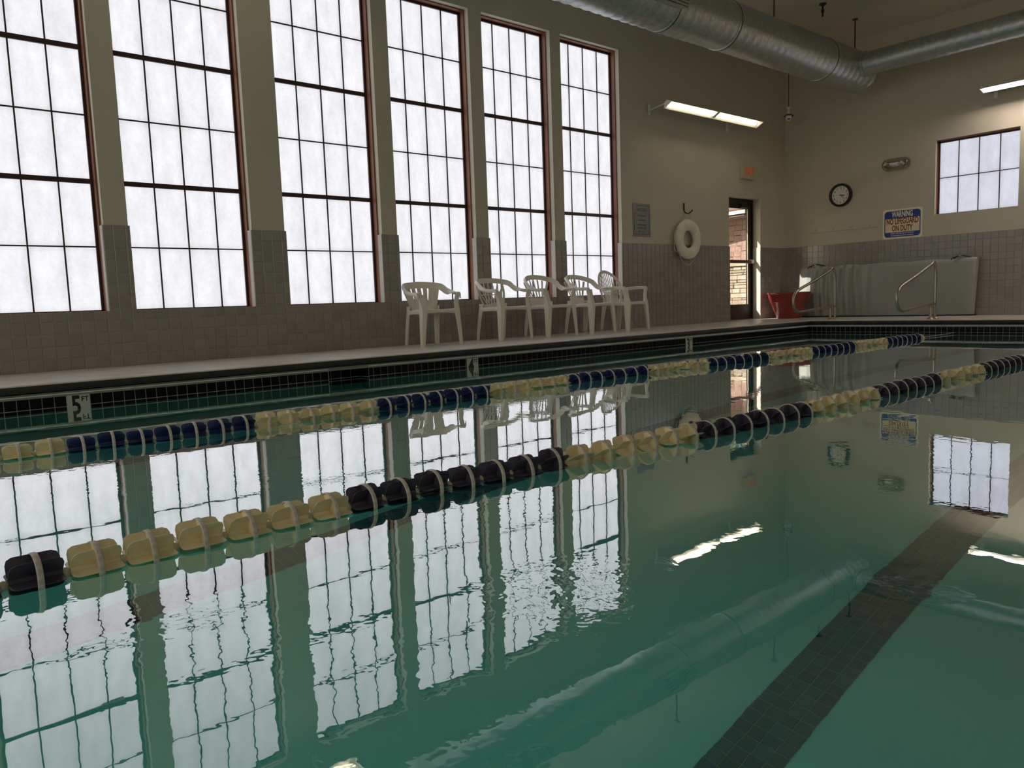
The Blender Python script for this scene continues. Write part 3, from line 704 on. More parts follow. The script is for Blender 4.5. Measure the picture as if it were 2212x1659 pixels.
def register(y0_, y1_):
    """rectangular register box on the lower pool side of the duct"""
    ang = radians(-38); rot = Matrix.Rotation(ang, 3, 'Y')
    bm = bmesh.new(); add_box(bm, (DR+.03, 0, 0), (.15, y1_-y0_, .17), .004)
    add_box(bm, (DR+.105, 0, 0), (.012, y1_-y0_+.03, .20), .002)
    bmesh.ops.rotate(bm, cent=(0, 0, 0), matrix=Matrix.Rotation(radians(12), 3, 'Y'), verts=bm.verts)
    bmesh.ops.translate(bm, vec=(0, (y0_+y1_)/2-off.y, 0), verts=bm.verts)
    r_ = link('register', bm, M_duct, md)
    for k in range(5):
        bm = bmesh.new(); add_box(bm, (DR+.112, 0, -.07+.035*k), (.014, y1_-y0_-.03, .006), 0)
        bmesh.ops.rotate(bm, cent=(0, 0, 0), matrix=Matrix.Rotation(radians(12), 3, 'Y'), verts=bm.verts)
        bmesh.ops.translate(bm, vec=(0, (y0_+y1_)/2-off.y, 0), verts=bm.verts); link('louvre', bm, M_dark, r_)
register(7.28, 7.90); register(4.75, 5.37); register(2.2, 2.82)
BY, BR_ = 12.6, .172
bd = empty('branch_air_duct', (-3, BY, DZ), 'narrower galvanised spiral duct running across above the end wall', 'duct')
spiral_duct('duct_body', Vector((DX+.2, BY, DZ))-Vector(bd.location), Vector((XR-.02, BY, DZ))-Vector(bd.location), BR_, .15, M_duct, bd, 36, .006)
lathe('collar', [(BR_+.002, -2.93), (BR_+.02, -2.925), (BR_+.02, -2.86), (BR_+.002, -2.855)], M_duct, bd, 36, (0, 0, 0), 'X')
for x in (-3.4, -.5, 2.2):
    tube('hanger_rod', [(x+3, 0, BR_-.01), (x+3, 0, ZC-DZ)], .010, M_rod, bd, 8)

# ------------------------------------------------------------ strip lamps
def strip_lamp(axis, a0, a1, off_wall, z, label, tubem, group=None, tilt_deg=-28):
    """fluorescent strip, trough facing down and outward; runs along axis from a0 to a1"""
    Ln = a1-a0; mid = (a0+a1)/2
    if axis == 'Y': loc = (XW+off_wall, mid, z); rz = 0.0; wd = off_wall
    elif axis == 'X': loc = (mid, YB-off_wall, z); rz = -pi/2; wd = off_wall
    else: loc = (XR-off_wall, mid, z); rz = pi; wd = off_wall
    e = empty('strip_lamp', loc, label, 'lamp', group, rz)
    # local frame: wall at x=-wd, lamp runs along y
    tilt = Matrix.Rotation(radians(tilt_deg), 3, 'Y')
    prof = [(-.085, -.035), (-.03, .03), (.03, .03), (.085, -.035), (.079, -.037), (.026, .022), (-.026, .022), (-.079, -.037)]
    bm = bmesh.new(); R0 = [bm.verts.new(tilt @ Vector((x, -Ln/2, zz))) for x, zz in prof]; R1 = [bm.verts.new(tilt @ Vector((x, Ln/2, zz))) for x, zz in prof]
    for k in range(8): bm.faces.new((R0[k], R0[(k+1) % 8], R1[(k+1) % 8], R1[k]))
    bm.faces.new(R0); bm.faces.new(R1); bmesh.ops.recalc_face_normals(bm, faces=bm.faces); link('reflector', bm, M_refl, e)
    for s in (-1, 1):
        bm = bmesh.new(); vs5 = [tilt @ Vector((x, s*(Ln/2+.003), zz)) for x, zz in ((-.088, -.038), (-.03, .035), (.03, .035), (.088, -.038))]
        a = [bm.verts.new(v) for v in vs5]; b_ = [bm.verts.new(v+Vector((0, s*.012, 0))) for v in vs5]
        bm.faces.new(a); bm.faces.new(b_)
        for k in range(4): bm.faces.new((a[k], a[(k+1) % 4], b_[(k+1) % 4], b_[k]))
        bmesh.ops.recalc_face_normals(bm, faces=bm.faces); link('end_plate', bm, M_enamel, e)
    for s in (-1, 1):
        for dx in (-.028, .028):
            p = [tilt @ Vector((dx, s*.055, -.008)), tilt @ Vector((dx, s*(Ln/2-.05), -.008))]
            tube('tube', p, .013, tubem, e, 10)
    bm = bmesh.new(); add_box(bm, (0, 0, 0), (.11, .07, .045), .004); bmesh.ops.rotate(bm, cent=(0, 0, 0), matrix=tilt, verts=bm.verts); link('lamp_holder', bm, M_enamel, e)
    for y in (-Ln/2+.06, Ln/2-.35):
        br = tube('bracket', [(-.02, y, .03), (-wd+.03, y, -.02)], .010, M_enamel, e, 8)
        box('bracket_plate', (-wd+.020, y, -.01), (.016, .05, .17), M_enamel, br, .003)
strip_lamp('Y', 9.78, 12.30, .42, 3.60, 'glowing warm strip lamp bracketed to the wall above the life ring', M_tube)
strip_lamp('Y', 1.50, 3.95, .42, 4.55, 'strip lamp high above the windows, seen mirrored in the near water', M_tube)
strip_lamp('X', -4.50, -2.05, .42, 3.66, 'pinkish white strip lamp on the far end wall above the square window', M_tube2, None, -12)
strip_lamp('X', -1.2, 1.25, .42, 3.66, 'pinkish white strip lamp further right on the end wall', M_tube2, None, -12)  # out-of-view lamp added for extra light at the far end
for k, y in enumerate((-2.8, 1.2, 5.2, 9.2)):  # unseen lamps added along this wall to lighten the room
    strip_lamp('-X', y, y+2.45, .42, 3.7, 'strip lamp on the wall at the camera side, %s from the pool end' % ('fourth', 'third', 'second', 'first')[k], M_tube_fill, 'strip lamps on the camera-side wall')

# ------------------------------------------------------------ lane ropes
FL = .138
def float_meshes():
    out = {}
    for nm, m in (('cream', M_cream), ('navy', M_navy), ('faded', M_faded)):
        bm = bmesh.new(); add_lathe(bm, [(.0135, -.060), (.0135, .060)], 12, (0, 0, 0), 'Y')
        Ro, hl = .0605, .0615
        for k in range(6):
            th = 2*pi*k/6+.3
            def P(r, y, t_):
                bend = .012*(r/Ro)**2; a_ = th
                rad = Vector((cos(a_), 0, sin(a_))); tan = Vector((-sin(a_), 0, cos(a_)))
                return bm.verts.new(rad*r + tan*(bend+t_) + Vector((0, y, 0)))
            outline = [(.012, -hl), (Ro*.70, -hl), (Ro*.90, -hl*.92), (Ro, -hl*.72), (Ro, hl*.72), (Ro*.90, hl*.92), (Ro*.70, hl), (.012, hl)]
            A = [P(r, y, -.0011) for r, y in outline]; B = [P(r, y, .0011) for r, y in outline]
            mids = [(P(.035, -hl, -.0011))]
            bm.verts.remove(mids[0])
            bm.faces.new(A); bm.faces.new(B[::-1])
            for q in range(8): bm.faces.new((A[q], B[q], B[(q+1) % 8], A[(q+1) % 8]))
        add_lathe(bm, [(.013, -.0012), (.0585, -.0012), (.0585, .0012), (.013, .0012)], 24, (0, 0, 0), 'Y')
        bmesh.ops.recalc_face_normals(bm, faces=bm.faces)
        me = bpy.data.meshes.new('float'); bm.to_mesh(me); bm.free(); me.materials.append(m); out[nm] = me
    bm = bmesh.new(); rings = [(.0600, -.007), (.0628, -.0078), (.0640, -.004), (.0640, .004), (.0628, .0078), (.0600, .007)]
    seg = 32; RR = [[bm.verts.new((r*cos(2*pi*k/seg), y, r*sin(2*pi*k/seg))) for k in range(seg)] for r, y in rings]
    for i in range(len(RR)):
        A, B = RR[i], RR[(i+1) % len(RR)]
        for k in range(seg): bm.faces.new((A[k], A[(k+1) % seg], B[(k+1) % seg], B[k]))
    bmesh.ops.recalc_face_normals(bm, faces=bm.faces)
    for f in bm.faces: f.smooth = True
    me = bpy.data.meshes.new('hoop'); bm.to_mesh(me); bm.free(); me.materials.append(M_hoop); out['hoop'] = me
    bm = bmesh.new(); add_lathe(bm, [(.004, -.016), (.010, -.013), (.0155, 0), (.010, .013), (.004, .016)], 12, (0, 0, 0), 'Y')
    for f in bm.faces: f.smooth = True
    me = bpy.data.meshes.new('bead'); bm.to_mesh(me); bm.free(); me.materials.append(M_bead); out['bead'] = me
    return out
FM = float_meshes()
def interp(tab, y):
    for (y0_, x0_), (y1_, x1_) in zip(tab, tab[1:]):
        if y <= y1_: 
            t_ = (y-y0_)/(y1_-y0_); return x0_+(x1_-x0_)*t_
    return tab[-1][1]
def lane_rope(name_label, xtab, y_first, n0, n_count, phase, dark, yend):
    e = empty('lane_rope', (xtab[1][1], y_first, 0), name_label, 'lane rope')
    ox, oy = e.location.x, e.location.y; rng = random.Random(int(abs(ox)*100))
    ys = []
    for n in range(n0, n0+n_count):
        y = y_first + n*FL; x = interp(xtab, y); ys.append((x-ox, y-oy, .006))
        k = (n-phase) % 13; kind = 'cream' if k < 6 else dark
        dxdy = (interp(xtab, y+.1)-interp(xtab, y-.1))/.2
        zz = .012 + rng.uniform(-.004, .004)
        f = bpy.data.objects.new('float', FM[kind]); COL.objects.link(f); f.parent = e; f.location = (x-ox, y-oy, zz)
        roll = rng.uniform(0, pi/3) if y > 1.5 else rng.uniform(-.12, .12)+.5
        f.rotation_euler = (rng.uniform(-.035, .035), roll, -dxdy+rng.uniform(-.04, .04))
        if kind != 'cream': f['label'] = 'dark navy float'
        else: f['label'] = 'cream yellow float'
        h = bpy.data.objects.new('hoop', FM['hoop']); COL.objects.link(h); h.parent = f
        bd_ = bpy.data.objects.new('bead', FM['bead']); COL.objects.link(bd_); bd_.parent = e; bd_.location = (interp(xtab, y+FL/2)-ox, y+FL/2-oy, .008)
    a = (interp(xtab, YP+.05)-ox, YP-oy+.01, .02); b_ = (interp(xtab, yend)-ox, YE-oy-.01, .02)
    tube('cable', [a]+ys[::4]+[b_], .0035, M_rope, e, 6)
    yy = y_first+(n0+n_count-.4)*FL
    lathe('end_cone', [(.004, 0), (.045, .005), (.05, .03), (.028, .09), (.006, .17)], M_bead, e, 16, (interp(xtab, yy)-ox, yy-oy, .01), 'Y')
lane_rope('farther lane rope of navy and cream floats, nearer the chairs', [(-4.5, -4.40), (.5, -4.375), (1.5, -4.345), (3.5, -4.40), (4.6, -4.42), (7.4, -4.28), (12, -4.235)], .565, -28, 102, 9, 'navy', 11.9)
lane_rope('nearer lane rope of dark and cream floats crossing the picture', [(-4.5, -2.235), (.3, -2.245), (1.5, -2.275), (2.3, -2.215), (3.7, -2.14), (5, -2.155), (12, -2.165)], .301, -28, 105, 1, 'faded', 11.9)

# ------------------------------------------------------------ plastic armchairs
def make_chair(loc, rz, style, label):
    e = empty('plastic_armchair', loc, label, 'chair', 'white plastic armchairs along the window wall', rz)
    def part(name, bm, m=M_white):
        bmesh.ops.recalc_face_normals(bm, faces=bm.faces); return smooth(link(name, bm, m, e), 45)
    SH = .415
    # seat: dished grid with turned-down front and side aprons
    bm = bmesh.new(); nx, ny = 10, 10; top = []; bot = []
    for i in range(nx+1):
        u = i/nx; x = -.215+.43*u; hw = .195+.04*u
        rt, rb = [], []
        for j in range(ny+1):
            v = -1+2*j/ny; y = hw*v
            z = SH + .012*u - .018*(1-v*v)*sin(pi*min(1, u*1.05)) - (.020*max(0, (u-.86)/.14)**2)
            rt.append(bm.verts.new((x, y, z))); rb.append(bm.verts.new((x, y, z-.008)))
        top.append(rt); bot.append(rb)
    for i in range(nx):
        for j in range(ny):
            bm.faces.new((top[i][j], top[i+1][j], top[i+1][j+1], top[i][j+1])); bm.faces.new((bot[i][j], bot[i][j+1], bot[i+1][j+1], bot[i+1][j]))
    per = [(i, 0) for i in range(nx)] + [(nx, j) for j in range(ny)] + [(i, ny) for i in range(nx, 0, -1)] + [(0, j) for j in range(ny, 0, -1)]
    for (a, b_), (c, d) in zip(per, per[1:]+per[:1]): bm.faces.new((top[a][b_], top[c][d], bot[c][d], bot[a][b_]))
    part('seat', bm)
    bm = bmesh.new()
    for s in (-1, 1): add_ribbon(bm, [(-.205, s*.200, SH-.022), (0, s*.218, SH-.020), (.205, s*.236, SH-.018)], (0, 0, 1), [.052, .044, .050], .007)
    add_ribbon(bm, [(.212, -.232, SH-.022), (.218, -.12, SH-.014), (.220, 0, SH-.012), (.218, .12, SH-.014), (.212, .232, SH-.022)], (0, 0, 1), [.055, .036, .032, .036, .055], .007)
    add_ribbon(bm, [(-.212, -.196, SH-.02), (-.215, 0, SH-.018), (-.212, .196, SH-.02)], (0, 0, 1), .045, .007)
    for y in (-.08, .08): add_ribbon(bm, [(-.2, y, SH-.028), (.2, y, SH-.022)], (0, 0, 1), .02, .004)
    part('apron', bm)
    ARM = .635 if style != 'low' else .615
    for s in (-1, 1):
        bm = bmesh.new()     # front leg: L section, tapering, running up to the arm
        pts = catmull([(.232, s*.268, 0), (.222, s*.258, .2), (.208, s*.244, SH-.02), (.196, s*.246, .50), (.194, s*.262, ARM-.050), (.192, s*.265, ARM-.022)], 4)
        n = len(pts); wd = [(.048+.036*min(1, p[2]/.40)) if p[2] < .41 else (.084-.028*min(1, (p[2]-.41)/.08)) for p in pts]
        add_ribbon(bm, pts, (1, 0, 0), wd, .010)
        pts2 = [(p[0]+w_/2-.004, p[1]-s*(.020+.012*min(1, p[2]/.4)), p[2]) for p, w_ in zip(pts, wd)]
        add_ribbon(bm, pts2, (0, 1, 0), [.040+.024*min(1, p[2]/.4) if p[2] < SH+.03 else .050 for p in pts2], .009)
        part('leg', bm)
        bm = bmesh.new()     # rear leg
        pts = catmull([(-.268, s*.222, 0), (-.250, s*.214, .16), (-.226, s*.204, .32), (-.205, s*.198, SH), (-.208, s*.200, SH+.05)], 4)
        wd = [.046+.030*min(1, p[2]/.38) for p in pts]
        add_ribbon(bm, pts, (1, 0, 0), wd, .008)
        pts2 = [(p[0]-w_/2+.004, p[1]-s*.016, p[2]) for p, w_ in zip(pts, wd)]
        add_ribbon(bm, pts2, (0, 1, 0), .044, .009)
        part('leg', bm)
    # backrest surface: position for across a (-1..1) and height h
    H = {'low': .722, 'lattice': .765, 'fan': .805, 'high': .880}[style]
    def hw(h):
        t_ = (h-SH)/(H-SH)
        if style == 'high': return .165+.125*sin(pi*min(1, max(0, t_))*.62)
        return .175+.115*min(1, max(0, t_)*1.3)
    def Bs(a, h):
        t_ = (h-SH)/(H-SH); w_ = hw(h)
        return Vector((-.205-.125*max(0, t_)**.9*(H-SH)/.35 + .085*abs(a)**2.2*(.35+t_*.8), w_*a, h))
    def strip(bm, a0, h0, a1, h1, w0, w1, curve=0.0, n=7, th=.007):
        ps, sd_, ws = [], [], []
        for k in range(n+1):
            q = k/n; a = a0+(a1-a0)*q+curve*sin(pi*q); h = h0+(h1-h0)*q
            ps.append(Bs(a, h)); sd_.append(tuple(Bs(a+.08, h)-Bs(a-.08, h))); ws.append(w0+(w1-w0)*q)
        add_ribbon(bm, ps, sd_, ws, th)
    # rim that flows down into the arms
    for_s = []
    if style == 'low':
        rim = [(.206, .264, ARM-.050), (.201, .266, ARM-.015), (.174, .267, ARM-.001), (.06, .276, ARM+.004), (-.06, .280, ARM+.012), (-.135, .275, ARM+.035), (-.20, .250, H-.030), (-.255, .19, H-.012), (-.285, .09, H-.004), (-.292, 0, H)]
    elif style == 'lattice':
        rim = [(.206, .264, ARM-.050), (.201, .266, ARM-.015), (.174, .267, ARM-.001), (.06, .274, ARM), (-.04, .278, ARM+.006), (-.11, .276, ARM+.035), (-.18, .265, ARM+.085), (-.245, .21, H-.018), (-.285, .11, H-.003), (-.298, 0, H)]
    elif style == 'fan':
        rim = [(.206, .264, ARM-.050), (.201, .266, ARM-.015), (.174, .267, ARM-.001), (.06, .272, ARM-.002), (-.03, .276, ARM+.002), (-.10, .276, ARM+.030), (-.17, .262, ARM+.095), (-.245, .205, H-.035), (-.300, .11, H-.008), (-.315, 0, H)]
    else:
        rim = None
    if rim:
        full = rim + [(x, -y, z_) for x, y, z_ in rim[-2::-1]]
        cp = catmull(full, 5); n = len(cp); sd_ = []; ws = []; ths = []
        for k, p in enumerate(cp):
            q = 1-abs(2*k/(n-1)-1)         # 0 at arm fronts, 1 at top middle
            q2 = min(1, max(0, (q-.30)/.22))
            side = Vector((0, 1, 0)).lerp(Vector((-.35, 0, 1)), q2) if p[1] >= 0 else Vector((0, -1, 0)).lerp(Vector((-.35, 0, 1)), q2)
            sd_.append(tuple(side)); ws.append((.052 if q < .3 else .052+.014*q2) + (.014*q2 if style == 'low' else 0)); ths.append(.015)
        bm = bmesh.new(); add_ribbon(bm, cp, sd_, ws, ths)
        sk, sv = [], []
        for k, p in enumerate(cp):
            q = 1-abs(2*k/(n-1)-1); q2 = min(1, max(0, (q-.30)/.22)); dn = Vector((0, 0, -1)).lerp(Vector((-.9, 0, -.45)), q2)
            sk.append(tuple(Vector(p)+Vector(sd_[k]).normalized()*(ws[k]/2-.005)+dn*.017)); sv.append(tuple(dn))
        add_ribbon(bm, sk, sv, .036, .009); part('arm_rim', bm)
    else:
        for s in (-1, 1):
            cp = catmull([(.206, s*.264, ARM-.050), (.201, s*.266, ARM-.015), (.174, s*.267, ARM-.001), (.05, s*.274, ARM+.004), (-.08, s*.276, ARM-.004), (-.17, s*.262, ARM-.014), (-.225, s*.240, ARM-.03)], 5)
            bm = bmesh.new(); add_ribbon(bm, cp, (0, 1, 0), .050, .015); add_ribbon(bm, [(x_, y_+s*.021, z_-.017) for x_, y_, z_ in cp], (0, 0, 1), .036, .009); part('armrest', bm)
        hc, hh_, wy = .622, H-.622, .262
        def Bh(y, h):
            t_ = max(0, (h-SH)/(H-SH)); return Vector((-.205-.165*t_**.9 + .055*(abs(y)/.26)**2.2*(.4+t_*.6), y, h))
        ring = []; sd_ = []; t0 = math.asin((SH-.01-hc)/hh_)
        for k in range(49):
            th = t0 + (pi-2*t0)*k/48
            ring.append(Bh(cos(th)*wy*(1 if th > 0 and th < pi else .96), hc+sin(th)*hh_)); sd_.append(tuple(Bh(cos(th)*(wy+.03), hc+sin(th)*(hh_+.03))-ring[-1]))
        bm = bmesh.new(); add_ribbon(bm, ring, sd_, .046, .014); part('back_rim', bm)
    htop = H-.03
    if style == 'low':
        for s in (-1, 1):
            bm = bmesh.new(); strip(bm, s*.72, SH-.005, s*.66, htop, .080, .105, 0, th=.008); part('side_panel', bm)
        for a in (-.27, 0.0, .27):
            bm = bmesh.new(); strip(bm, a*.92, SH-.005, a, htop, .048, .054); part('slat', bm)
        bm = bmesh.new(); strip(bm, -.47, SH-.005, -.49, htop, .034, .040); strip(bm, .47, SH-.005, .49, htop, .034, .040)
        part('slat', bm)
        bm = bmesh.new(); strip(bm, 0, SH-.005, 0, SH+.05, .30, .30, n=2); part('back_foot', bm)
    elif style == 'lattice':
        for s in (-1, 1):
            bm = bmesh.new(); strip(bm, s*.84, SH-.005, s*.72, H-.045, .034, .026, s*.07); part('side_panel', bm)
        for k in range(6):
            a = -.62+.248*k
            bm = bmesh.new(); strip(bm, a*.8, SH+.01, min(.78, a+.42), htop-.0, .017, .017, .05, th=.006); part('leaf_slat', bm)
        for k in range(6):
            a = -.70+.248*k
            bm = bmesh.new(); strip(bm, a+.28 if a < .45 else .72, SH+.03, a, htop-.005, .012, .014, -.08, th=.006); part('cross_slat', bm)
        bm = bmesh.new(); strip(bm, 0, SH-.005, 0, SH+.04, .28, .30, n=2); part('back_foot', bm)
        bm = bmesh.new()
        add_ribbon(bm, [Bs(a, SH+.165) for a in (-.75, -.4, 0, .4, .75)], (0, 0, 1), .012, .006); part('cross_band', bm)
    elif style == 'fan':
        for k in range(7):
            a = -.78+.26*k
            bm = bmesh.new(); hh = htop-.07*abs(a)**2.2
            strip(bm, a*.72, SH+.09, a*.93, hh, .020 if abs(a) < .7 else .028, .024 if abs(a) < .7 else .034, 0, th=.007); part('slat', bm)
        bm = bmesh.new(); strip(bm, 0, SH-.005, 0, SH+.10, .285, .305, n=3); part('back_foot', bm)
    else:
        for k in range(11):
            y = -.215+.043*k; top_ = hc+hh_*math.sqrt(max(0, 1-(y/wy)**2))-.012; yb = y*.60
            bm = bmesh.new(); ps = [Bh(yb+(y-yb)*q/6, SH+.03+(top_-SH-.03)*q/6) for q in range(7)]
            add_ribbon(bm, ps, (0, 1, 0), [.013+.005*q/6 for q in range(7)], .009); part('slat', bm)
        for hh in (SH+.15,):
            bm = bmesh.new(); add_ribbon(bm, [Bh(y, hh)-Vector((.004, 0, 0)) for y in (-.23, -.12, 0, .12, .23)], (0, 0, 1), .012, .006); part('cross_band', bm)
        bm = bmesh.new(); strip(bm, 0, SH-.005, 0, SH+.06, .25, .28, n=2); part('back_foot', bm)
    return e
CX = -7.62
make_chair((CX, 5.28, ZD), radians(-7), 'low', 'low white plastic armchair with flat top, nearest on the deck')
make_chair((CX, 6.40, ZD), radians(0), 'lattice', 'white plastic armchair with leaf lattice back, second from left')
make_chair((CX, 7.22, ZD), radians(-2), 'fan', 'white plastic fan-back armchair in the middle of the five')
make_chair((CX, 8.00, ZD), radians(4), 'fan', 'white plastic fan-back armchair tucked beside the high-backed one')
make_chair((CX, 8.74, ZD), radians(5), 'high', 'high oval-backed white plastic armchair, furthest of the row')

# ------------------------------------------------------------ things on the left wall
PX = XW-.012
# notice
ns = empty('notice_sign', (PX+.004, 9.645, 1.885), 'small grey notice plaque with black lettering by the last window', 'sign')
box('plaque', (0, 0, 0), (.008, .425, .515), M_notice, ns, .002)
bm = bmesh.new()
for c, s in (((.0046, 0.03, .222), (.001, .30, .007)), ((.0046, .177, -.002), (.001, .007, .44)), ((.0046, -.005, -.222), (.001, .36, .007)), ((.0046, -.180, -.06), (.001, .007, .32)), ((.0046, -.150, .098), (.001, .06, .007))):
    add_box(bm, c, s)
link('border_line', bm, M_black, ns)
for i_, (t_, z_, s_) in enumerate((('NOTICE', .155, .066), ('NO SMOKING', .065, .034), ('NO DIVING', -.005, .034), ('NO RUNNING', -.078, .034), ('ON POOL DECK', -.125, .034))):
    text_on('lettering', t_, s_, M_black, ns, (.0048, .0, z_), (0, 1, 0), (0, 0, 1), .92, .0003, .0006)
lathe('emblem', [(.014, .0), (.014, .001)], M_black, ns, 16, (.0045, -.06, -.182), 'X')
text_on('lettering', 'Pool', .030, M_black, ns, (.0048, .02, -.182), (0, 1, 0), (0, 0, 1), 1, .0003)
# life ring and hook
hk = empty('ring_hook', (PX, 10.73, 2.13), 'black metal hook on the wall holding the life ring', 'hook')
tube('hook_arm', [(.012, 0, .075), (.012, 0, -.05), (.03, .005, -.085), (.08, .02, -.105), (.12, .05, -.07), (.13, .065, -.045)], .010, M_dark, hk, 10)
box('hook_plate', (.005, 0, .02), (.010, .035, .12), M_dark, hk, .002)
RX, RY, RZ = PX+.075, 10.74, 1.606
lr = empty('life_ring', (RX, RY, RZ), 'cream canvas life ring with white rope hanging above tiled wainscot', 'life ring')
bm = bmesh.new(); Rm, rm = .236, .094; n1_, n2_ = 64, 20; V_ = []
for i in range(n1_):
    a = 2*pi*i/n1_; ring = []
    sq = 1.0 - .02*max(0, 1-abs(((a*4/(2*pi)+.5) % 1)-.5)*16)
    for j in range(n2_):
        b2 = 2*pi*j/n2_; ring.append(bm.verts.new((rm*sq*sin(b2)*.62, (Rm+rm*sq*cos(b2))*cos(a), (Rm+rm*sq*cos(b2))*sin(a))))
    V_.append(ring)
for i in range(n1_):
    for j in range(n2_): bm.faces.new((V_[i][j], V_[(i+1) % n1_][j], V_[(i+1) % n1_][(j+1) % n2_], V_[i][(j+1) % n2_]))
bmesh.ops.recalc_face_normals(bm, faces=bm.faces); smooth(link('ring_body', bm, M_ring, lr), 60)
for k in range(4):
    a = radians(45+90*k+ (8 if k % 2 else -4)); c = Vector((0, Rm*cos(a), Rm*sin(a))); rd = Vector((0, cos(a), sin(a)))
    bm = bmesh.new(); tg = Vector((0, -sin(a), cos(a))); Q = []
    for w_ in (-.022, .022): Q.append([bm.verts.new(c+tg*w_+(rd*cos(2*pi*j/24)+VX*sin(2*pi*j/24)*.64)*(rm+.003)) for j in range(24)])
    for j in range(24): bm.faces.new((Q[0][j], Q[0][(j+1) % 24], Q[1][(j+1) % 24], Q[1][j]))
    bmesh.ops.recalc_face_normals(bm, faces=bm.faces); smooth(link('ring_band', bm, M_ring, lr), 60)
def rp_(a, r, x=.0): return (x, r*cos(radians(a)), r*sin(radians(a)))
rope = [(-.005, .075, .435), rp_(150, .33), rp_(150, .335), rp_(170, .37), rp_(190, .37, .01), (.01, -.385, -.10), (.01, -.36, -.19), rp_(222, .335), (.0, -.16, -.36), (.0, -.02, -.42), (.0, .12, -.37), rp_(305, .33)]
rope[0] = (-.01, .055, .433)
tube('grab_rope', catmull(rope, 6), .0065, M_rope, lr, 8)
tube('hanging_rope', [(-.012, .06, .435), (-.02, .12, .33), (-.03, .17, .265)], .0055, M_rope, lr, 8)
# exit sign
es = empty('exit_sign', (PX, 12.58, 2.85), 'tan exit sign with red EXIT letters over the glass door', 'sign')
box('housing', (.035, 0, 0), (.07, .40, .25), M_tan, es, .004)
text_on('exit_lettering', 'EXIT', .185, M_exit, es, (.0712, .02, .005), (0, 1, 0), (0, 0, 1), .72, .001, .004)

# ------------------------------------------------------------ things on the back wall
PY = YB+.012
ck = empty('wall_clock', (-6.915, PY, 2.392), 'round black-rimmed wall clock with white dial on the end wall', 'clock')
lathe('clock_rim', [(.207, 0), (.208, -.03), (.203, -.062), (.188, -.075), (.170, -.066), (.163, -.040), (.163, -.02), (.163, 0)], M_dark, ck, 64, (0, 0, 0), 'Y')
lathe('dial', [(.165, -.005), (.165, -.030), (.001, -.030)], M_clockface, ck, 48, (0, 0, 0), 'Y')
for k in range(1, 13):
    a = radians(90-30*k); text_on('numeral', str(k), .050, M_black, ck, (.128*cos(a), -.0315, .128*sin(a)), (1, 0, 0), (0, 0, 1), .80, .0004, .0012)
def hand(name, ang, ln, w_, y):
    a = radians(90-ang); d = Vector((cos(a), 0, sin(a))); p = Vector((-sin(a), 0, cos(a)))
    bm = bmesh.new(); pts = [d*-.02+p*w_*.6, d*ln*.6+p*w_, d*ln, d*ln*.6-p*w_, d*-.02-p*w_*.6]
    A = [bm.verts.new(v+Vector((0, y, 0))) for v in pts]; B = [bm.verts.new(v+Vector((0, y-.002, 0))) for v in pts]
    bm.faces.new(A); bm.faces.new(B[::-1])
    for q in range(5): bm.faces.new((A[q], A[(q+1) % 5], B[(q+1) % 5], B[q]))
    bmesh.ops.recalc_face_normals(bm, faces=bm.faces); link(name, bm, M_black, ck)
hand('hour_hand', 98, .088, .009, -.034); hand('minute_hand', 134, .112, .0035, -.038)
# coat hook rail
hb = empty('coat_hook_rail', (-6.873, PY, 1.813), 'cream painted board with four coat hooks below the clock', 'hook rail')
box('board', (0, -.011, 0), (1.25, .022, .098), M_plaster, hb, .003)
for k in range(4):
    x = -.50+.335*k
    h = tube('coat_hook', [(x, -.022, -.012), (x, -.045, -.020), (x+.012, -.070, -.010), (x+.014, -.075, .010)], .0055, M_plaster, hb, 8)
    box('hook_plate', (x, -.025, -.002), (.03, .006, .045), M_plaster, h, .002)
# warning sign
sg = empty('warning_sign', (-5.832, PY, 1.780), 'white and blue WARNING NO LIFEGUARD ON DUTY sign', 'sign')
def rrect(name, wd, ht, r, y, m, th=.003, cz=0.0, cx=0.0, rb=None):
    bm = bmesh.new(); pts = []
    for (sx, sy, a0) in ((1, 1, 0), (-1, 1, 90), (-1, -1, 180), (1, -1, 270)):
        for k in range(7):
            a = radians(a0+15*k); pts.append((cx+sx*(wd/2-r)+r*cos(a), cz+sy*(ht/2-r)+r*sin(a)))
    A = [bm.verts.new((x, y, z_)) for x, z_ in pts]; B = [bm.verts.new((x, y-th, z_)) for x, z_ in pts]
    bm.faces.new(A); bm.faces.new(B[::-1])
    for k in range(len(A)): bm.faces.new((A[k], A[(k+1) % len(A)], B[(k+1) % len(A)], B[k]))
    bmesh.ops.recalc_face_normals(bm, faces=bm.faces); return link(name, bm, m, sg)
rrect('sign_board', .66, .505, .004, 0, M_sign_w, .004)
rrect('blue_field', .60, .445, .055, -.004, M_sign_b, .0008)
rrect('cream_panel', .572, .235, .015, -.0048, M_sign_c, .0006, -.022)
text_on('warning_lettering', 'WARNING', .138, M_sign_w, sg, (0, -.0052, .158), (1, 0, 0), (0, 0, 1), .52, .0004, .0035)
text_on('red_lettering', 'NO LIFEGUARD', .136, M_sign_r, sg, (0, -.0058, .040), (1, 0, 0), (0, 0, 1), .555, .0004, .0035)
text_on('red_lettering', 'ON DUTY', .136, M_sign_r, sg, (0, -.0058, -.078), (1, 0, 0), (0, 0, 1), .555, .0004, .0035)
text_on('small_lettering', 'Children under the age of 14 should not', .030, M_sign_w, sg, (0, -.0052, -.160), (1, 0, 0), (0, 0, 1), .80, .0003, .0006)
text_on('small_lettering', 'use pool without an adult in attendance', .030, M_sign_w, sg, (0, -.0052, -.195), (1, 0, 0), (0, 0, 1), .80, .0003, .0006)
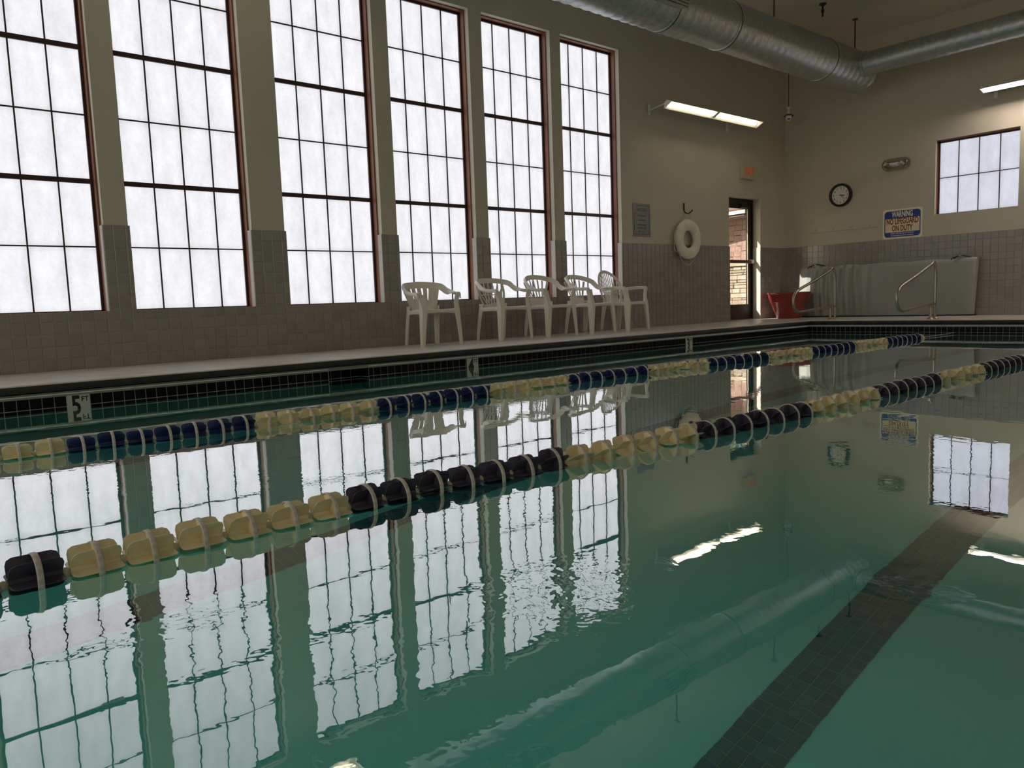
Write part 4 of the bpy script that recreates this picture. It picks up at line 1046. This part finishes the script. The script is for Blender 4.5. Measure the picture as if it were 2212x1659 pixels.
for sx in (-1, 1):
    for sz in (-1, 1): lathe('screw', [(.006, 0), (.006, -.0062), (.002, -.007)], M_rod, sg, 10, (sx*.317, 0, sz*.24), 'Y')
# emergency light
em = empty('emergency_light', (-5.94, PY, 2.790), 'oval clear-plastic emergency light on the end wall above the sign', 'light')
bm = bmesh.new()
add_box(bm, (0, -.008, 0), (.30, .016, .15), .003)
link('back_plate', bm, M_tan, em)
box('battery_box', (-.02, -.05, .005), (.14, .08, .045), M_sign_w, em, .004)
for s in (-1, 1):
    lathe('lamp_head', [(.012, 0), (.045, -.02), (.055, -.055), (.052, -.06), (.0, -.045)], M_steel, em, 20, (s*.14, -.02, 0), 'Y')
bm = bmesh.new(); rings = []
for t_, sc_ in ((0, 1), (.05, 1), (.085, .93), (.11, .75), (.12, .45), (.122, .1)):
    ring = []
    for k in range(40):
        a = 2*pi*k/40; cx_ = .125*(1 if cos(a) > 0 else -1) if abs(cos(a)) > 1e-6 else 0
        ring.append(bm.verts.new((cx_*(.6+.4*sc_)+.105*cos(a)*sc_, -t_, .105*sin(a)*sc_)))
    rings.append(ring)
for A, B in zip(rings, rings[1:]):
    for k in range(40): bm.faces.new((A[k], A[(k+1) % 40], B[(k+1) % 40], B[k]))
bm.faces.new(rings[-1]); bmesh.ops.recalc_face_normals(bm, faces=bm.faces); smooth(link('clear_cover', bm, M_lens, em), 50)

# hanging dome camera
dc = empty('dome_camera', (-7.6, 13.3, 3.84), 'small white dome camera hanging from a thin pole in the far corner', 'camera')
tube('pole', [(0, 0, ZC-3.84), (0, 0, .10)], .007, M_rod, dc, 8)
lathe('mount', [(.02, .17), (.034, .165), (.034, .14), (.02, .13), (.02, .05), (.045, .03)], M_enamel, dc, 20)
lathe('shade', [(.01, .05), (.05, .035), (.088, .012), (.086, .006), (.05, .02), (.01, .03)], M_dark, dc, 28)
lathe('camera_body', [(.05, .02), (.052, -.02), (.045, -.05), (.025, -.072), (.0, -.078)], M_enamel, dc, 24)
lathe('lens', [(.026, .0), (.026, -.008), (.012, -.016), (0, -.018)], M_dark, dc, 16, (.022, -.030, -.045))
# sprinkler on the ceiling
sp = empty('sprinkler_head', (-6.18, 11.80, ZC), 'dark sprinkler head on the ceiling beside the main duct', 'sprinkler')
lathe('escutcheon', [(.055, 0), (.050, -.02), (.02, -.035), (.014, -.04)], M_dark, sp, 20)
lathe('sprinkler_body', [(.013, -.03), (.014, -.085), (.024, -.09), (.022, -.13), (.012, -.135), (.010, -.17), (.018, -.175), (.016, -.19)], M_dark, sp, 16)

# ------------------------------------------------------------ far deck: mat, pot, handrails
mtx0, mtx1, mty, mz1 = -7.60, -4.62, 13.72, 1.122
mt = empty('gym_mat', ((mtx0+mtx1)/2, mty, ZD), 'large grey vinyl mat standing against the far end wall', 'mat')
bm = bmesh.new(); nx, nz_ = 150, 24; Fv = []
ZD0 = ZD
for i in range(nx+1):
    x = mtx0+(mtx1-mtx0)*i/nx; col_ = []
    for j in range(nz_+1):
        v = j/nz_; z_ = .022+(mz1-ZD0-.022)*v
        q = x-mtx0
        env = math.exp(-((q-.42)/.20)**2)+.9*math.exp(-((q-.95)/.30)**2)
        fold = .040*env*(.30+.70*v)*sin(q*41+1.5*sin(v*2.4)+ .6*v) + .020*math.exp(-((q-1.0)/.22)**2)*sin(q*23-1.0*v)
        bulge = .020*sin(pi*v)*(.6+.4*sin(q*2.3+.5)) + .006*sin(q*5.1+v*3)
        edge = -.03*max(0, 1-q/.05)**2 -.03*max(0, 1-(mtx1-x)/.08)**2 -.03*max(0, (v-.95)/.05)**2
        tz = z_ + .006*sin(q*9)*v + .008*env*sin(q*55)*max(0, (v-.8)/.2)
        xx = x - (mt.location.x) + (.03*(1-v) if i == nx else 0)*0
        col_.append(bm.verts.new((xx - .045*(1-v)*(i/nx)*0 - .02*(1-v) + (0.03*(v)*(1 if i > nx*.98 else 0)), -(fold+bulge+edge)-.02, tz)))
    Fv.append(col_)
Bv = [[bm.verts.new((Fv[i][j].co.x, .115, Fv[i][j].co.z)) for j in (0, nz_)] for i in range(nx+1)]
for i in range(nx):
    for j in range(nz_): bm.faces.new((Fv[i][j], Fv[i+1][j], Fv[i+1][j+1], Fv[i][j+1]))
    bm.faces.new((Fv[i][nz_], Fv[i+1][nz_], Bv[i+1][1], Bv[i][1])); bm.faces.new((Bv[i][0], Bv[i+1][0], Fv[i+1][0], Fv[i][0])); bm.faces.new((Bv[i][1], Bv[i+1][1], Bv[i+1][0], Bv[i][0]))
for i in (0, nx): bm.faces.new([Fv[i][j] for j in range(nz_+1)] + [Bv[i][1], Bv[i][0]])
bmesh.ops.recalc_face_normals(bm, faces=bm.faces); smooth(link('mat_cover', bm, M_vinyl, mt), 60)
box('base_board', (.02, .05, .011), (mtx1-mtx0-.02, .12, .022), M_dark, mt, .003)
for x in (mtx0+.32-mt.location.x, mtx1-.20-mt.location.x):
    st_ = tube('strap', catmull([(x-.09, -.035, .925), (x-.05, -.03, .955), (x, 0, .972), (x+.07, .04, .955), (x+.13, .08, .935)], 5), .011, M_dark, mt, 8)
    box('buckle', (x-.01, -.01, .968), (.055, .035, .018), M_steel2, st_, .004)
    tube('loose_end', catmull([(x-.05, -.03, .955), (x-.10, -.06, .935), (x-.125, -.07, .905)], 5), .008, M_dark, st_, 8)

pt = empty('plant_pot', (-7.57, 13.27, ZD), 'large empty glazed red pot in the corner by the door', 'pot')
lathe('pot_body', [(.001, .012), (.16, .0), (.205, .0), (.215, .02), (.27, .15), (.325, .29), (.338, .30), (.338, .315), (.345, .325), (.378, .445), (.388, .452), (.390, .472), (.380, .480), (.362, .478), (.330, .33), (.25, .12), (.001, .08)], M_red, pt, 56)

def handrail(x, label, yo=0.0):
    e = empty('pool_handrail', (x, 12.44+yo, ZD), label, 'handrail', 'handrails at the far end steps')
    z0 = ZD
    loop = catmull([(0, .085, 0), (0, .085, .22), (0, .085, .52), (0, .082, .66), (0, .066, .77), (0, .025, .838), (0, -.035, .845), (0, -.10, .808), (0, -.55, .663), (0, -1.05, .520), (0, -1.14, .485), (0, -1.215, .43), (0, -1.245, .35), (0, -1.235, .26), (0, -1.185, .195), (0, -1.10, .165), (0, -1.0, .160), (0, -.45, .195), (0, .07, .225)], 4)
    tube('rail_tube', loop, .0215, M_steel, e, 14)
    tube('rear_post', [(0, -.075, 0), (0, -.075, .21)], .0215, M_steel2, e, 14)
    for y in (.085, -.075): lathe('base_flange', [(.024, .028), (.03, .026), (.052, .008), (.055, .0)], M_steel2, e, 24, (0, y, 0))
handrail(-6.31, 'steel figure-four handrail near the corner, in front of the pot')
handrail(-4.72, 'steel figure-four handrail in front of the middle of the grey mat', -.06)
